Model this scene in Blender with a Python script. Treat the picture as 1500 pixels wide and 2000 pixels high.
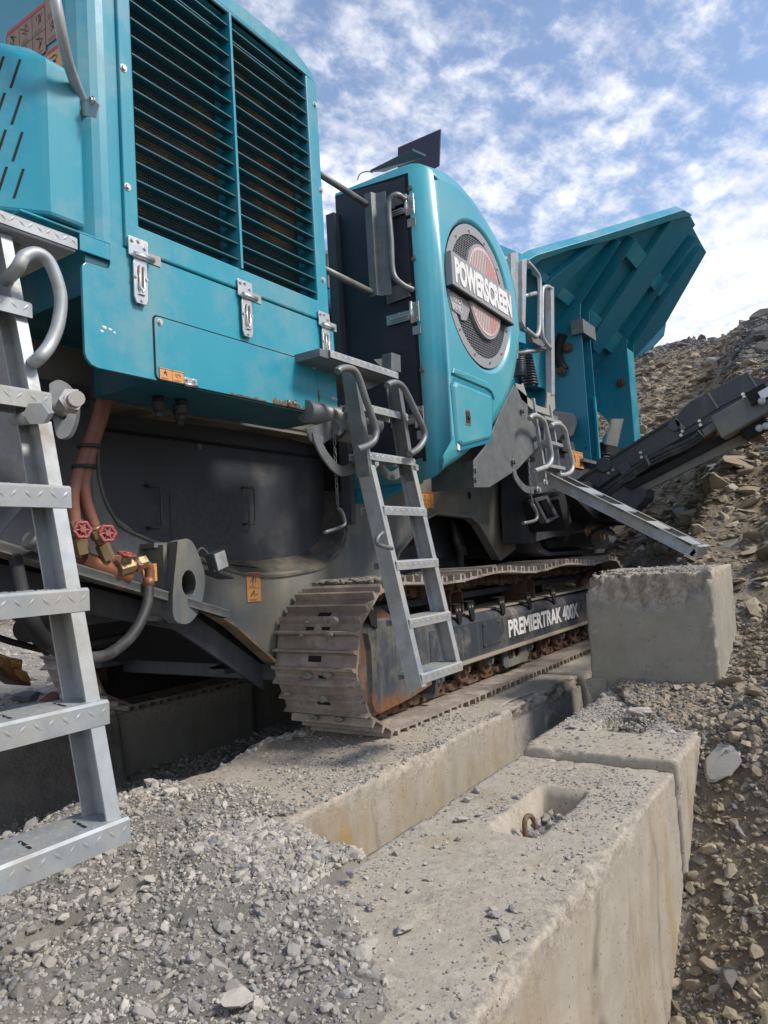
import bpy, bmesh, math, random
import numpy as np
from mathutils import Vector, Matrix, noise
from mathutils.geometry import tessellate_polygon
random.seed(7); RNG = np.random.default_rng(7)
for o in list(bpy.data.objects): bpy.data.objects.remove(o)
sc = bpy.context.scene; COL = sc.collection
R = math.radians
# ------------------------------------------------------------------ camera
# the crusher's own axes are the world axes: X along its length (away), Y across it (away), Z up; camera at the origin
F = 1425.0
AX = Vector((947., 33., F)).normalized()
AY = Vector((-2152., 220., F)); AY = (AY - AX*AX.dot(AY)).normalized()
AZ = AX.cross(AY)
cam = bpy.data.cameras.new('camera'); co = bpy.data.objects.new('camera', cam); COL.objects.link(co)
right = Vector((AX.x, AY.x, AZ.x)); up = -Vector((AX.y, AY.y, AZ.y)); back = -Vector((AX.z, AY.z, AZ.z))
co.matrix_world = Matrix((( right.x, up.x, back.x, 0), (right.y, up.y, back.y, 0), (right.z, up.z, back.z, 0), (0,0,0,1)))
cam.sensor_fit = 'HORIZONTAL'; cam.sensor_width = 36; cam.lens = F/1500*36
cam.clip_start = .05; cam.clip_end = 3000
sc.camera = co
sc.render.resolution_x = 768; sc.render.resolution_y = 1024
def P(u, v, x=None, y=None, z=None):
    """point of the plane x=, y= or z= of the crusher seen at a given place of the survey photograph"""
    d = Vector((u-750., v-1000., F)); r = (d.dot(AX), d.dot(AY), d.dot(AZ))
    for a, i in ((x, 0), (y, 1), (z, 2)):
        if a is not None: t = a/r[i]; return Vector((r[0]*t, r[1]*t, r[2]*t))
# ------------------------------------------------------------------ sky, sun, exposure
SUN = Vector((.20, -.66, .72)).normalized()
w = bpy.data.worlds.new("World"); sc.world = w; w.use_nodes = True
nt = w.node_tree; nt.nodes.clear()
def N(t, ty, **k):
    n = t.nodes.new(ty)
    for a, b in k.items():
        if a == 'loc': continue
        setattr(n, a, b)
    return n
out = N(nt, 'ShaderNodeOutputWorld'); bg = N(nt, 'ShaderNodeBackground'); bg.inputs[1].default_value = .15
sky = N(nt, 'ShaderNodeTexSky', sky_type='NISHITA', sun_disc=False)
sky.sun_elevation = math.asin(SUN.z); sky.sun_rotation = math.atan2(SUN.x, SUN.y)
sky.altitude = 300; sky.air_density = 1.0; sky.dust_density = .6; sky.ozone_density = 2.5
tc = N(nt, 'ShaderNodeTexCoord'); sep = N(nt, 'ShaderNodeSeparateXYZ'); nt.links.new(tc.outputs['Generated'], sep.inputs[0])
mx = N(nt, 'ShaderNodeMath', operation='MAXIMUM'); nt.links.new(sep.outputs[2], mx.inputs[0]); mx.inputs[1].default_value = 0
ad = N(nt, 'ShaderNodeMath', operation='ADD'); nt.links.new(mx.outputs[0], ad.inputs[0]); ad.inputs[1].default_value = .22
cmb = N(nt, 'ShaderNodeCombineXYZ')
for i in (0, 1):
    dv = N(nt, 'ShaderNodeMath', operation='DIVIDE'); nt.links.new(sep.outputs[i], dv.inputs[0]); nt.links.new(ad.outputs[0], dv.inputs[1]); nt.links.new(dv.outputs[0], cmb.inputs[i])
def wnoise(scale, detail, rough, dist=0., off=(0,0,0), sc3=(1,1,1), rot=0):
    mp = N(nt, 'ShaderNodeMapping'); mp.inputs['Location'].default_value = off; mp.inputs['Scale'].default_value = sc3; mp.inputs['Rotation'].default_value = (0,0,rot)
    nt.links.new(cmb.outputs[0], mp.inputs[0])
    n = N(nt, 'ShaderNodeTexNoise'); nt.links.new(mp.outputs[0], n.inputs['Vector'])
    n.inputs['Scale'].default_value = scale; n.inputs['Detail'].default_value = detail; n.inputs['Roughness'].default_value = rough; n.inputs['Distortion'].default_value = dist
    return n.outputs['Fac']
def wmath(op, a, b):
    m = N(nt, 'ShaderNodeMath', operation=op)
    for i, v in enumerate((a, b)):
        if isinstance(v, (int, float)): m.inputs[i].default_value = v
        else: nt.links.new(v, m.inputs[i])
    return m.outputs[0]
puff = wnoise(15, 8, .62, .12, (3.3, 1.2, 0), (1, 1.2, 1), .5)
mid = wnoise(4.2, 5, .55, .3, (.8, 4.1, 0))
big = wnoise(1.15, 3, .5, 0, (5.4, 2.9, 0))
s = wmath('ADD', wmath('MULTIPLY', puff, .95), wmath('ADD', wmath('MULTIPLY', mid, .5), wmath('MULTIPLY', big, 1.15)))
s = wmath('ADD', s, wmath('MULTIPLY', wmath('SUBTRACT', 1.0, mx.outputs[0]), .50))   # denser towards the horizon
cr = N(nt, 'ShaderNodeValToRGB'); nt.links.new(s, cr.inputs[0])
cr.color_ramp.elements[0].position = .0; cr.color_ramp.elements[0].color = (0,0,0,1); cr.color_ramp.elements[1].position = 1; cr.color_ramp.elements[1].color = (1,1,1,1)
mr = N(nt, 'ShaderNodeMapRange', interpolation_type='SMOOTHSTEP'); nt.links.new(s, mr.inputs[0])
mr.inputs[1].default_value = 1.37; mr.inputs[2].default_value = 1.82; mr.inputs[3].default_value = .08; mr.inputs[4].default_value = .97
nt.nodes.remove(cr)
cc = N(nt, 'ShaderNodeValToRGB'); nt.links.new(wnoise(6, 6, .6, .2, (9, 2, 0)), cc.inputs[0])
cc.color_ramp.elements[0].position = .35; cc.color_ramp.elements[0].color = (4.1, 4.25, 4.8, 1)
cc.color_ramp.elements[1].position = .62; cc.color_ramp.elements[1].color = (6.5, 6.4, 6.55, 1)
mixw = N(nt, 'ShaderNodeMix', data_type='RGBA'); nt.links.new(mr.outputs[0], mixw.inputs[0]); nt.links.new(sky.outputs[0], mixw.inputs[6]); nt.links.new(cc.outputs[0], mixw.inputs[7])
nt.links.new(mixw.outputs[2], bg.inputs[0]); nt.links.new(bg.outputs[0], out.inputs[0])
sl = bpy.data.lights.new('sun', 'SUN'); sl.energy = 2.9; sl.angle = R(12); sl.color = (1, .93, .83)
so = bpy.data.objects.new('sun', sl); COL.objects.link(so); so.rotation_euler = SUN.to_track_quat('Z', 'Y').to_euler(); so.location = (0, 0, 30)
sc.view_settings.view_transform = 'Standard'; sc.view_settings.look = 'None'; sc.view_settings.gamma = 1; sc.view_settings.use_curve_mapping = False
sc.view_settings.exposure = 0.45
# ------------------------------------------------------------------ materials
M = {}
def L(m, a, b): m.node_tree.links.new(a, b)
def ramp(m, fac, stops):
    r = N(m.node_tree, 'ShaderNodeValToRGB'); L(m, fac, r.inputs[0]); e = r.color_ramp.elements
    while len(e) < len(stops): e.new(.5)
    for el, (p, c) in zip(e, stops): el.position = p; el.color = (*c, 1) if len(c) == 3 else c
    return r.outputs[0]
def tnoise(m, scale, detail=5, rough=.6, sc3=None, off=None, dist=0):
    t = m.node_tree
    if m.name in ('shoe', 'rusty', 'galv', 'galv_dull'): v = N(t, 'ShaderNodeNewGeometry').outputs['Position']     # alike pieces must not wear alike
    else: v = N(t, 'ShaderNodeTexCoord').outputs['Object']
    mp = N(t, 'ShaderNodeMapping'); L(m, v, mp.inputs[0])
    if sc3: mp.inputs['Scale'].default_value = sc3
    if off: mp.inputs['Location'].default_value = off
    n = N(t, 'ShaderNodeTexNoise'); L(m, mp.outputs[0], n.inputs['Vector'])
    n.inputs['Scale'].default_value = scale; n.inputs['Detail'].default_value = detail; n.inputs['Roughness'].default_value = rough; n.inputs['Distortion'].default_value = dist
    return n.outputs['Fac']
def mixc(m, fac, a, b, mode='MIX'):
    n = N(m.node_tree, 'ShaderNodeMix', data_type='RGBA', blend_type=mode)
    for i, v in ((0, fac), (6, a), (7, b)):
        if isinstance(v, (int, float)): n.inputs[i].default_value = v
        elif isinstance(v, tuple): n.inputs[i].default_value = (*v, 1)
        else: L(m, v, n.inputs[i])
    return n.outputs[2]
def mat(name, base, rough=.5, metal=0., var=None, dirt=None, bump=None, rust=None, coat=0, streak=None):
    """var=(colour2, scale, lo, hi)  dirt=(colour, scale, lo, hi)  bump=(scale, strength, distance)  streak: vertical runs"""
    m = bpy.data.materials.new(name); m.use_nodes = True; b = m.node_tree.nodes['Principled BSDF']
    b.inputs['Roughness'].default_value = rough; b.inputs['Metallic'].default_value = metal
    b.inputs['Base Color'].default_value = (*base, 1); c = base
    if coat: b.inputs['Coat Weight'].default_value = coat; b.inputs['Coat Roughness'].default_value = .15
    if var: c = mixc(m, ramp(m, tnoise(m, var[1]), [(var[2], (0,0,0)), (var[3], (1,1,1))]), c, var[0])
    if streak: c = mixc(m, ramp(m, tnoise(m, streak[1], 4, .6, (1, 1, .06)), [(streak[2], (0,0,0)), (streak[3], (1,1,1))]), c, streak[0])
    if dirt:
        f = ramp(m, tnoise(m, dirt[1], 9, .72, off=(3, 1, 7)), [(dirt[2], (0,0,0)), (dirt[3], (1,1,1))])
        c = mixc(m, f, c, dirt[0]); 
        rr = N(m.node_tree, 'ShaderNodeMapRange'); L(m, f, rr.inputs[0]); rr.inputs[3].default_value = rough; rr.inputs[4].default_value = .9; L(m, rr.outputs[0], b.inputs['Roughness'])
    if rust:
        f = ramp(m, tnoise(m, rust[1], 8, .7, off=(13, 5, 2)), [(rust[2], (0,0,0)), (rust[3], (1,1,1))]); c = mixc(m, f, c, rust[0])
    if not isinstance(c, tuple): L(m, c, b.inputs['Base Color'])
    if bump:
        bp = N(m.node_tree, 'ShaderNodeBump'); L(m, tnoise(m, bump[0], 8, .65), bp.inputs['Height']); bp.inputs['Strength'].default_value = bump[1]; bp.inputs['Distance'].default_value = bump[2]
        L(m, bp.outputs[0], b.inputs['Normal'])
    M[name] = m; return m
mat('teal', (.006, .235, .345), .36, var=((.02, .285, .37), 1.7, .3, .7), dirt=((.24, .31, .30), 2.2, .47, .88), streak=((.06, .30, .36), 6, .52, .80), rust=((.12, .05, .02), 7, .74, .80), bump=(30, .03, .002), coat=.3)
mat('teal_plastic', (.03, .285, .385), .36, var=((.08, .36, .41), 1.2, .3, .7), dirt=((.2, .33, .34), 2.0, .5, .95), bump=(25, .03, .002), coat=.5)
mat('teal_slat_shaded', (.006, .115, .15), .55, dirt=((.07, .085, .08), 4, .4, .8), var=((.05, .045, .035), 3, .55, .7))  # hood teal darkened so the colour carries the slats' shade, plus grime
mat('teal_under_shaded', (.004, .085, .12), .55, dirt=((.10, .12, .11), 4, .5, .85), rust=((.10, .04, .02), 7, .66, .75))  # teal darkened in colour for the shade below the apron, plus dirt and rust
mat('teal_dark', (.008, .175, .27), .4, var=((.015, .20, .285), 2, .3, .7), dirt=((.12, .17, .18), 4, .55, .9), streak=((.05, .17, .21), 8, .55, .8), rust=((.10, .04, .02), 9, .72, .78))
mat('charcoal', (.036, .042, .055), .45, var=((.05, .056, .07), 2.2, .3, .7), dirt=((.13, .12, .10), 3.1, .50, .85), bump=(40, .06, .002), streak=((.075, .078, .08), 9, .5, .75))
mat('charcoal_dusty', (.085, .097, .112), .5, var=((.12, .135, .145), 1.6, .35, .65), dirt=((.26, .235, .165), 1.8, .42, .74), bump=(40, .06, .002), streak=((.16, .155, .13), 11, .45, .75), rust=((.11, .05, .02), 8, .68, .76))
mat('black_recess', (.046, .052, .064), .48, dirt=((.13, .125, .11), 4, .52, .82), streak=((.05, .05, .052), 13, .5, .8), bump=(50, .08, .002))
mat('door_black', (.022, .023, .036), .42, dirt=((.05, .05, .06), 3, .5, .9))
mat('sheet_dark', (.030, .026, .060), .5, dirt=((.05, .05, .07), 3, .5, .9))
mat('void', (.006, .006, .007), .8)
mat('galv', (.42, .45, .47), .42, .40, var=((.31, .34, .36), 16, .35, .65), dirt=((.34, .31, .26), 4, .44, .72), bump=(90, .05, .001))
mat('galv_dull', (.20, .21, .21), .5, .45, var=((.14, .15, .155), 12, .35, .65), dirt=((.26, .25, .22), 4, .5, .85), bump=(60, .05, .001), rust=((.13, .06, .03), 11, .72, .8))
mat('steel', (.62, .60, .57), .28, .9, dirt=((.42, .37, .30), 20, .5, .8))
mat('shoe', (.24, .195, .165), .6, .2, var=((.33, .28, .24), 9, .35, .65), dirt=((.43, .39, .34), 9, .46, .68), rust=((.16, .075, .035), 14, .58, .72), bump=(60, .35, .004))
mat('rusty', (.13, .062, .032), .8, .1, var=((.07, .045, .035), 12, .35, .65), dirt=((.25, .20, .15), 9, .5, .75), bump=(70, .4, .004))
mat('frame_worn', (.035, .042, .055), .42, var=((.055, .062, .075), 4, .3, .7), dirt=((.27, .235, .185), 4, .50, .80), streak=((.12, .12, .115), 14, .5, .75), bump=(60, .1, .002), rust=((.22, .085, .02), 5.5, .63, .70))
mat('dust_top', (.33, .28, .22), .95, var=((.24, .21, .17), 12, .35, .65), bump=(80, .5, .01))
mat('rubber', (.028, .028, .030), .6, dirt=((.12, .115, .10), 8, .5, .8), bump=(80, .1, .002))
mat('red_hose', (.17, .055, .04), .6, var=((.25, .115, .08), 6, .35, .65), dirt=((.20, .13, .10), 9, .5, .8))
mat('brass', (.33, .24, .13), .45, .6, dirt=((.22, .18, .13), 18, .45, .75))
mat('copper_pipe', (.26, .11, .06), .5, .4, dirt=((.2, .13, .09), 12, .5, .8))
mat('red_wheel', (.30, .06, .06), .5, dirt=((.3, .2, .18), 22, .5, .8))
mat('orange_label', (.62, .29, .09), .5, dirt=((.4, .28, .17), 14, .5, .9))
mat('faded_label', (.36, .19, .12), .5, dirt=((.22, .17, .15), 14, .4, .8))
mat('red_print', (.45, .05, .04), .5); mat('black_print', (.03, .025, .025), .5); mat('white_print', (.72, .72, .70), .5, dirt=((.35, .34, .3), 30, .55, .8))
mat('white_plastic', (.7, .7, .7), .35); mat('brand_grey', (.28, .28, .29), .45, dirt=((.3, .28, .25), 5, .5, .9)); mat('brand_red', (.74, .24, .21), .5, dirt=((.5, .35, .32), 6, .4, .8)); mat('brand_pink', (.62, .45, .42), .5)
mat('mesh_wire', (.30, .30, .31), .5, .4); mat('lamp_glass', (.55, .56, .56), .15, dirt=((.35, .32, .27), 16, .4, .7))
mat('yellow_paint', (.45, .21, .035), .5, dirt=((.33, .25, .15), 14, .45, .75), rust=((.15, .07, .03), 16, .6, .7))
mat('spring', (.06, .07, .085), .45, .3)
def guard_mat():
    m = mat('guard_paint', (.035, .042, .055), .45, var=((.06, .068, .078), 4, .3, .7), streak=((.16, .16, .15), 16, .45, .75), dirt=((.25, .22, .15), 4, .46, .80), bump=(60, .12, .002)); b = m.node_tree.nodes['Principled BSDF']; c = b.inputs['Base Color'].links[0].from_socket
    t = N(m.node_tree, 'ShaderNodeTexCoord'); s_ = N(m.node_tree, 'ShaderNodeSeparateXYZ'); L(m, t.outputs['Object'], s_.inputs[0])
    g = N(m.node_tree, 'ShaderNodeMapRange'); L(m, s_.outputs[2], g.inputs[0]); g.inputs[1].default_value = -.55; g.inputs[2].default_value = -.80; g.inputs[3].default_value = -.26; g.inputs[4].default_value = .30
    a = N(m.node_tree, 'ShaderNodeMath', operation='ADD'); L(m, g.outputs[0], a.inputs[0]); L(m, tnoise(m, 6, 10, .75, off=(4, 2, 1)), a.inputs[1])
    f = ramp(m, a.outputs[0], [(.52, (0,0,0)), (.74, (.9,.9,.9))]); rc_ = mixc(m, ramp(m, tnoise(m, 25, 6, .7), [(.35, (0,0,0)), (.65, (1,1,1))]), (.26, .095, .022), (.13, .055, .025))
    L(m, mixc(m, f, c, rc_), b.inputs['Base Color'])
guard_mat()
def stone_mat(name, c1, c2, c3, scale=3):
    m = bpy.data.materials.new(name); m.use_nodes = True; b = m.node_tree.nodes['Principled BSDF']; b.inputs['Roughness'].default_value = .92
    b.inputs['Specular IOR Level'].default_value = .2
    c = mixc(m, ramp(m, tnoise(m, scale, 6, .6), [(.35, (0,0,0)), (.65, (1,1,1))]), c1, c2)
    at = N(m.node_tree, 'ShaderNodeAttribute', attribute_name='tint'); 
    c = mixc(m, at.outputs['Fac'], c, c3)
    at2 = N(m.node_tree, 'ShaderNodeAttribute', attribute_name='shade')
    hsv = N(m.node_tree, 'ShaderNodeHueSaturation'); L(m, c, hsv.inputs['Color'])
    ma = N(m.node_tree, 'ShaderNodeMath', operation='MULTIPLY_ADD'); L(m, at2.outputs['Fac'], ma.inputs[0]); ma.inputs[1].default_value = .9; ma.inputs[2].default_value = .60
    L(m, ma.outputs[0], hsv.inputs['Value']); L(m, hsv.outputs[0], b.inputs['Base Color'])
    bp = N(m.node_tree, 'ShaderNodeBump'); L(m, tnoise(m, 55, 8, .7), bp.inputs['Height']); bp.inputs['Strength'].default_value = .6; bp.inputs['Distance'].default_value = .006; L(m, bp.outputs[0], b.inputs['Normal'])
    M[name] = m
stone_mat('gravel_stone', (.37, .34, .295), (.27, .255, .23), (.20, .20, .205))
stone_mat('bank_stone', (.29, .245, .18), (.205, .172, .128), (.185, .18, .17))
stone_mat('slate_stone', (.10, .10, .105), (.16, .15, .14), (.24, .22, .19))
def ground_mat():
    m = bpy.data.materials.new('quarry_ground'); m.use_nodes = True; b = m.node_tree.nodes['Principled BSDF']; b.inputs['Roughness'].default_value = .95; b.inputs['Specular IOR Level'].default_value = .15
    g = mixc(m, ramp(m, tnoise(m, 9, 8, .7), [(.38, (0,0,0)), (.62, (1,1,1))]), (.37, .34, .295), (.25, .235, .21))
    br = mixc(m, ramp(m, tnoise(m, 4, 9, .75, dist=.5), [(.40, (0,0,0)), (.60, (1,1,1))]), (.30, .245, .175), (.18, .15, .11))
    dk = mixc(m, ramp(m, tnoise(m, 5, 9, .75), [(.40, (0,0,0)), (.60, (1,1,1))]), (.16, .15, .14), (.07, .07, .073))
    a1 = N(m.node_tree, 'ShaderNodeAttribute', attribute_name='brown'); a2 = N(m.node_tree, 'ShaderNodeAttribute', attribute_name='slate')
    c = mixc(m, a1.outputs['Fac'], g, br); c = mixc(m, a2.outputs['Fac'], c, dk); L(m, c, b.inputs['Base Color'])
    bp = N(m.node_tree, 'ShaderNodeBump'); L(m, tnoise(m, 28, 10, .75), bp.inputs['Height']); bp.inputs['Strength'].default_value = .9; bp.inputs['Distance'].default_value = .03; L(m, bp.outputs[0], b.inputs['Normal'])
    M['ground'] = m
ground_mat()
def concrete_mat(name, c1, c2, stain, dark):
    m = bpy.data.materials.new(name); m.use_nodes = True; b = m.node_tree.nodes['Principled BSDF']; b.inputs['Roughness'].default_value = .93; b.inputs['Specular IOR Level'].default_value = .2
    c = mixc(m, ramp(m, tnoise(m, 5, 9, .68), [(.35, (0,0,0)), (.65, (1,1,1))]), c1, c2)
    c = mixc(m, ramp(m, tnoise(m, 3.4, 8, .7, (1, 1, .30), dist=.4), [(.50, (0,0,0)), (.74, (1,1,1))]), c, stain)
    c = mixc(m, ramp(m, tnoise(m, 3.8, 9, .72, (1, 1, .22), (7, 3, 1), dist=.3), [(.56, (0,0,0)), (.70, (.85,.85,.85))]), c, dark)
    # pores: small dark pits
    vo = N(m.node_tree, 'ShaderNodeTexVoronoi'); vo.inputs['Scale'].default_value = 42; tcn = N(m.node_tree, 'ShaderNodeTexCoord'); L(m, tcn.outputs['Object'], vo.inputs['Vector'])
    pit = ramp(m, vo.outputs['Distance'], [(.08, (1,1,1)), (.17, (0,0,0))])
    gate = ramp(m, tnoise(m, 17, 3, .5), [(.46, (0,0,0)), (.55, (1,1,1))])
    pit = mixc(m, 1.0, pit, gate, 'MULTIPLY')
    c = mixc(m, pit, c, (.09, .08, .065))
    for an_, col_ in (('stain', (.13, .115, .085)), ('yellow', (.36, .25, .10))):
        sa = N(m.node_tree, 'ShaderNodeAttribute', attribute_name=an_); c = mixc(m, sa.outputs['Fac'], c, col_)
    ra = N(m.node_tree, 'ShaderNodeAttribute', attribute_name='rough')
    rgh = mixc(m, ramp(m, tnoise(m, 38, 9, .8), [(.40, (0,0,0)), (.60, (1,1,1))]), (.47, .415, .34), (.25, .225, .19))
    c = mixc(m, ra.outputs['Fac'], c, rgh); L(m, c, b.inputs['Base Color'])
    h = N(m.node_tree, 'ShaderNodeMath', operation='MULTIPLY_ADD'); L(m, pit, h.inputs[0]); h.inputs[1].default_value = -.8; L(m, tnoise(m, 60, 9, .7), h.inputs[2])
    bp = N(m.node_tree, 'ShaderNodeBump'); L(m, h.outputs[0], bp.inputs['Height']); bp.inputs['Distance'].default_value = .006
    st = N(m.node_tree, 'ShaderNodeMapRange'); L(m, ra.outputs['Fac'], st.inputs[0]); st.inputs[3].default_value = .28; st.inputs[4].default_value = 1.0; L(m, st.outputs[0], bp.inputs['Strength'])
    L(m, bp.outputs[0], b.inputs['Normal']); M[name] = m
concrete_mat('concrete', (.42, .375, .31), (.33, .30, .25), (.30, .22, .12), (.17, .15, .12))
concrete_mat('concrete_grey', (.35, .33, .28), (.27, .255, .22), (.28, .26, .19), (.20, .19, .16))
# ------------------------------------------------------------------ helpers
class MB:
    def __init__(s): s.v = []; s.f = []; s.sm = []
    def add(s, vs, fs, smooth=False):
        o = len(s.v); s.v += [tuple(v) for v in vs]; s.f += [tuple(i+o for i in f) for f in fs]; s.sm += [smooth]*len(fs); return s
    def box(s, a, b):
        x0, y0, z0 = a; x1, y1, z1 = b
        return s.add([(x0,y0,z0),(x1,y0,z0),(x1,y1,z0),(x0,y1,z0),(x0,y0,z1),(x1,y0,z1),(x1,y1,z1),(x0,y1,z1)],
                     [(0,3,2,1),(4,5,6,7),(0,1,5,4),(1,2,6,5),(2,3,7,6),(3,0,4,7)])
    def obox(s, c, ax, ay, az):
        c = Vector(c); ax = Vector(ax); ay = Vector(ay); az = Vector(az)
        vs = [c+i*ax+j*ay+k*az for k in (-1,1) for i, j in ((-1,-1),(1,-1),(1,1),(-1,1))]
        return s.add(vs, [(0,3,2,1),(4,5,6,7),(0,1,5,4),(1,2,6,5),(2,3,7,6),(3,0,4,7)])
    def bar(s, a, b, wdt, h, upv=(0,0,1)):
        a = Vector(a); b = Vector(b); d = (b-a); l = d.length; d.normalize(); u = Vector(upv); sd = d.cross(u)
        if sd.length < 1e-4: sd = d.cross(Vector((1,0,0)))
        sd.normalize(); u = sd.cross(d).normalized()
        return s.obox((a+b)/2, d*l/2, sd*wdt/2, u*h/2)
    def prism(s, pts, ext, holes=()):
        pts = [Vector(p) for p in pts]; ext = Vector(ext); hs = [[Vector(p) for p in h] for h in holes]
        allp = pts + [p for h in hs for p in h]; n = len(allp)
        tris = tessellate_polygon([pts]+hs)
        fs = [tuple(t) for t in tris] + [tuple(i+n for i in reversed(t)) for t in tris]
        k = 0
        for loop in [pts]+hs:
            m = len(loop)
            for i in range(m): a, b = k+i, k+(i+1) % m; fs.append((a, b, b+n, a+n))
            k += m
        return s.add(allp+[p+ext for p in allp], fs)
    def loft(s, rings, smooth=True, cap=True):
        o = len(s.v); n = len(rings[0]); vs = [p for r in rings for p in r]; fs = []; 
        for k in range(len(rings)-1):
            for i in range(n): a, b = k*n+i, k*n+(i+1) % n; fs.append((a, b, b+n, a+n))
        s.add(vs, fs, smooth)
        if cap: s.add(rings[0], [tuple(range(n))[::-1]]); s.add(rings[-1], [tuple(range(n))])
        return s
    def tube(s, pts, r, seg=10, rfun=None):
        pts = [Vector(p) for p in pts]; rings = []; prev = None
        for i, p in enumerate(pts):
            t = (pts[min(i+1, len(pts)-1)]-pts[max(i-1, 0)]).normalized()
            if prev is None: a = t.cross(Vector((0,0,1))); a = t.cross(Vector((0,1,0))) if a.length < .1 else a
            else: a = prev - t*prev.dot(t)
            a.normalize(); prev = a; b = t.cross(a); rr = rfun(i/(len(pts)-1)) if rfun else r
            rings.append([p+rr*(math.cos(2*math.pi*k/seg)*a+math.sin(2*math.pi*k/seg)*b) for k in range(seg)])
        return s.loft(rings, True)
    def cyl(s, a, b, r, seg=12, r2=None):
        a = Vector(a); b = Vector(b); d = (b-a).normalized(); q = d.cross(Vector((0,0,1))); q = d.cross(Vector((1,0,0))) if q.length < .1 else q
        q.normalize(); e = d.cross(q); r2 = r if r2 is None else r2
        return s.loft([[c+rr*(math.cos(2*math.pi*k/seg)*q+math.sin(2*math.pi*k/seg)*e) for k in range(seg)] for c, rr in ((a, r), (b, r2))], seg > 7)
    def build(s, name, m, parent=None, bevel=0, seg=2, label=None):
        me = bpy.data.meshes.new(name); me.from_pydata(s.v, [], s.f); me.polygons.foreach_set('use_smooth', s.sm); me.update()
        b = bmesh.new(); b.from_mesh(me); bmesh.ops.remove_doubles(b, verts=b.verts, dist=1e-5); bmesh.ops.recalc_face_normals(b, faces=b.faces); b.to_mesh(me); b.free()
        me.materials.append(M[m] if isinstance(m, str) else m)
        o = bpy.data.objects.new(name, me); COL.objects.link(o)
        if parent is not None: o.parent = parent
        if label: o['label'] = label
        if bevel:
            md = o.modifiers.new('bevel', 'BEVEL'); md.width = bevel; md.segments = seg; md.limit_method = 'ANGLE'; md.angle_limit = R(35); md.harden_normals = False
        return o
def smooth_path(pts, n=6):
    pts = [Vector(p) for p in pts]; q = [pts[0]]+pts+[pts[-1]]; out = []
    for i in range(1, len(q)-2):
        for k in range(n):
            t = k/n; a, b, c, d = q[i-1], q[i], q[i+1], q[i+2]
            out.append(.5*((2*b)+(c-a)*t+(2*a-5*b+4*c-d)*t*t+(3*b-a-3*c+d)*t**3))
    return out+[pts[-1]]
def pp(pts, **k): return [P(u, v, **k) for u, v in pts]
def xz(pts, y): return [Vector((a, y, b)) for a, b in pts]
def yz(pts, x): return [Vector((x, a, b)) for a, b in pts]
def xy(pts, z): return [Vector((a, b, z)) for a, b in pts]
def arc(cx, cz, r, a0, a1, n): return [(cx+r*math.cos(R(a0+(a1-a0)*i/n)), cz+r*math.sin(R(a0+(a1-a0)*i/n))) for i in range(n+1)]
def rrect(x0, z0, x1, z1, r, n=4):
    return arc(x1-r, z1-r, r, 0, 90, n)+arc(x0+r, z1-r, r, 90, 180, n)+arc(x0+r, z0+r, r, 180, 270, n)+arc(x1-r, z0+r, r, 270, 360, n)
def empty(name, loc=(0,0,0), parent=None):
    o = bpy.data.objects.new(name, None); COL.objects.link(o); o.location = loc; o.empty_display_size = .2
    if parent is not None: o.parent = parent
    return o
def tag(o, label, cat, group=None, kind=None):
    if label: o['label'] = label
    if cat: o['category'] = cat
    if group: o['group'] = group
    if kind: o['kind'] = kind
    return o
def text(name, body, origin, xdir, updir, height, width, m, parent, bold=.02, depth=.0015):
    """flat lettering scaled to the given height and width"""
    cu = bpy.data.curves.new(name, 'FONT'); cu.body = body; cu.offset = bold; cu.extrude = .01; cu.resolution_u = 3; cu.space_character = 1.0
    t = bpy.data.objects.new(name, cu); COL.objects.link(t); bpy.context.view_layer.update()
    me = bpy.data.meshes.new_from_object(t.evaluated_get(bpy.context.evaluated_depsgraph_get())); bpy.data.objects.remove(t)
    co_ = np.empty(len(me.vertices)*3); me.vertices.foreach_get('co', co_); co_ = co_.reshape(-1, 3)
    lo, hi = co_.min(0), co_.max(0); xd = Vector(xdir).normalized(); ud = Vector(updir).normalized(); nd = xd.cross(ud)
    a = (co_[:, :1]-lo[0])/(hi[0]-lo[0])*width; b = (co_[:, 1:2]-lo[1])/(hi[1]-lo[1])*height; c = (co_[:, 2:]-lo[2])/(hi[2]-lo[2])*depth
    res = np.array(origin)+a*np.array(xd)+b*np.array(ud)+c*np.array(nd)
    me.vertices.foreach_set('co', res.ravel()); me.update(); me.materials.clear(); me.materials.append(M[m])
    o = bpy.data.objects.new(name, me); COL.objects.link(o); o.parent = parent; return o
BOLT = None
def bolt(p, nrm, r=.012, parent=None, m='steel', h=.008):
    """hexagonal head on a washer; the mesh is shared"""
    global BOLT
    if BOLT is None:
        b = MB(); b.cyl((0,0,-.2), (0,0,.25), 1.25, 12); b.cyl((0,0,.2), (0,0,1), .85, 6); x = b.build('bolt', m, parent); BOLT = {m: x.data}; COL.objects.unlink(x); bpy.data.objects.remove(x)
    if m not in BOLT: d = next(iter(BOLT.values())).copy(); d.materials.clear(); d.materials.append(M[m]); BOLT[m] = d
    o = bpy.data.objects.new('bolt', BOLT[m]); COL.objects.link(o); o.location = p; o.rotation_euler = Vector(nrm).to_track_quat('Z', 'Y').to_euler(); o.scale = (r, r, h)
    if parent is not None: o.parent = parent
    return o
def clone(o, parent=None, off=(0,0,0)):
    c = o.copy(); COL.objects.link(c); c.parent = parent if parent is not None else o.parent; c.location = Vector(o.location)+Vector(off)
    for ch in o.children:
        d = ch.copy(); COL.objects.link(d); d.parent = c
        for g in ch.children: e = g.copy(); COL.objects.link(e); e.parent = d
    return c
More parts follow.
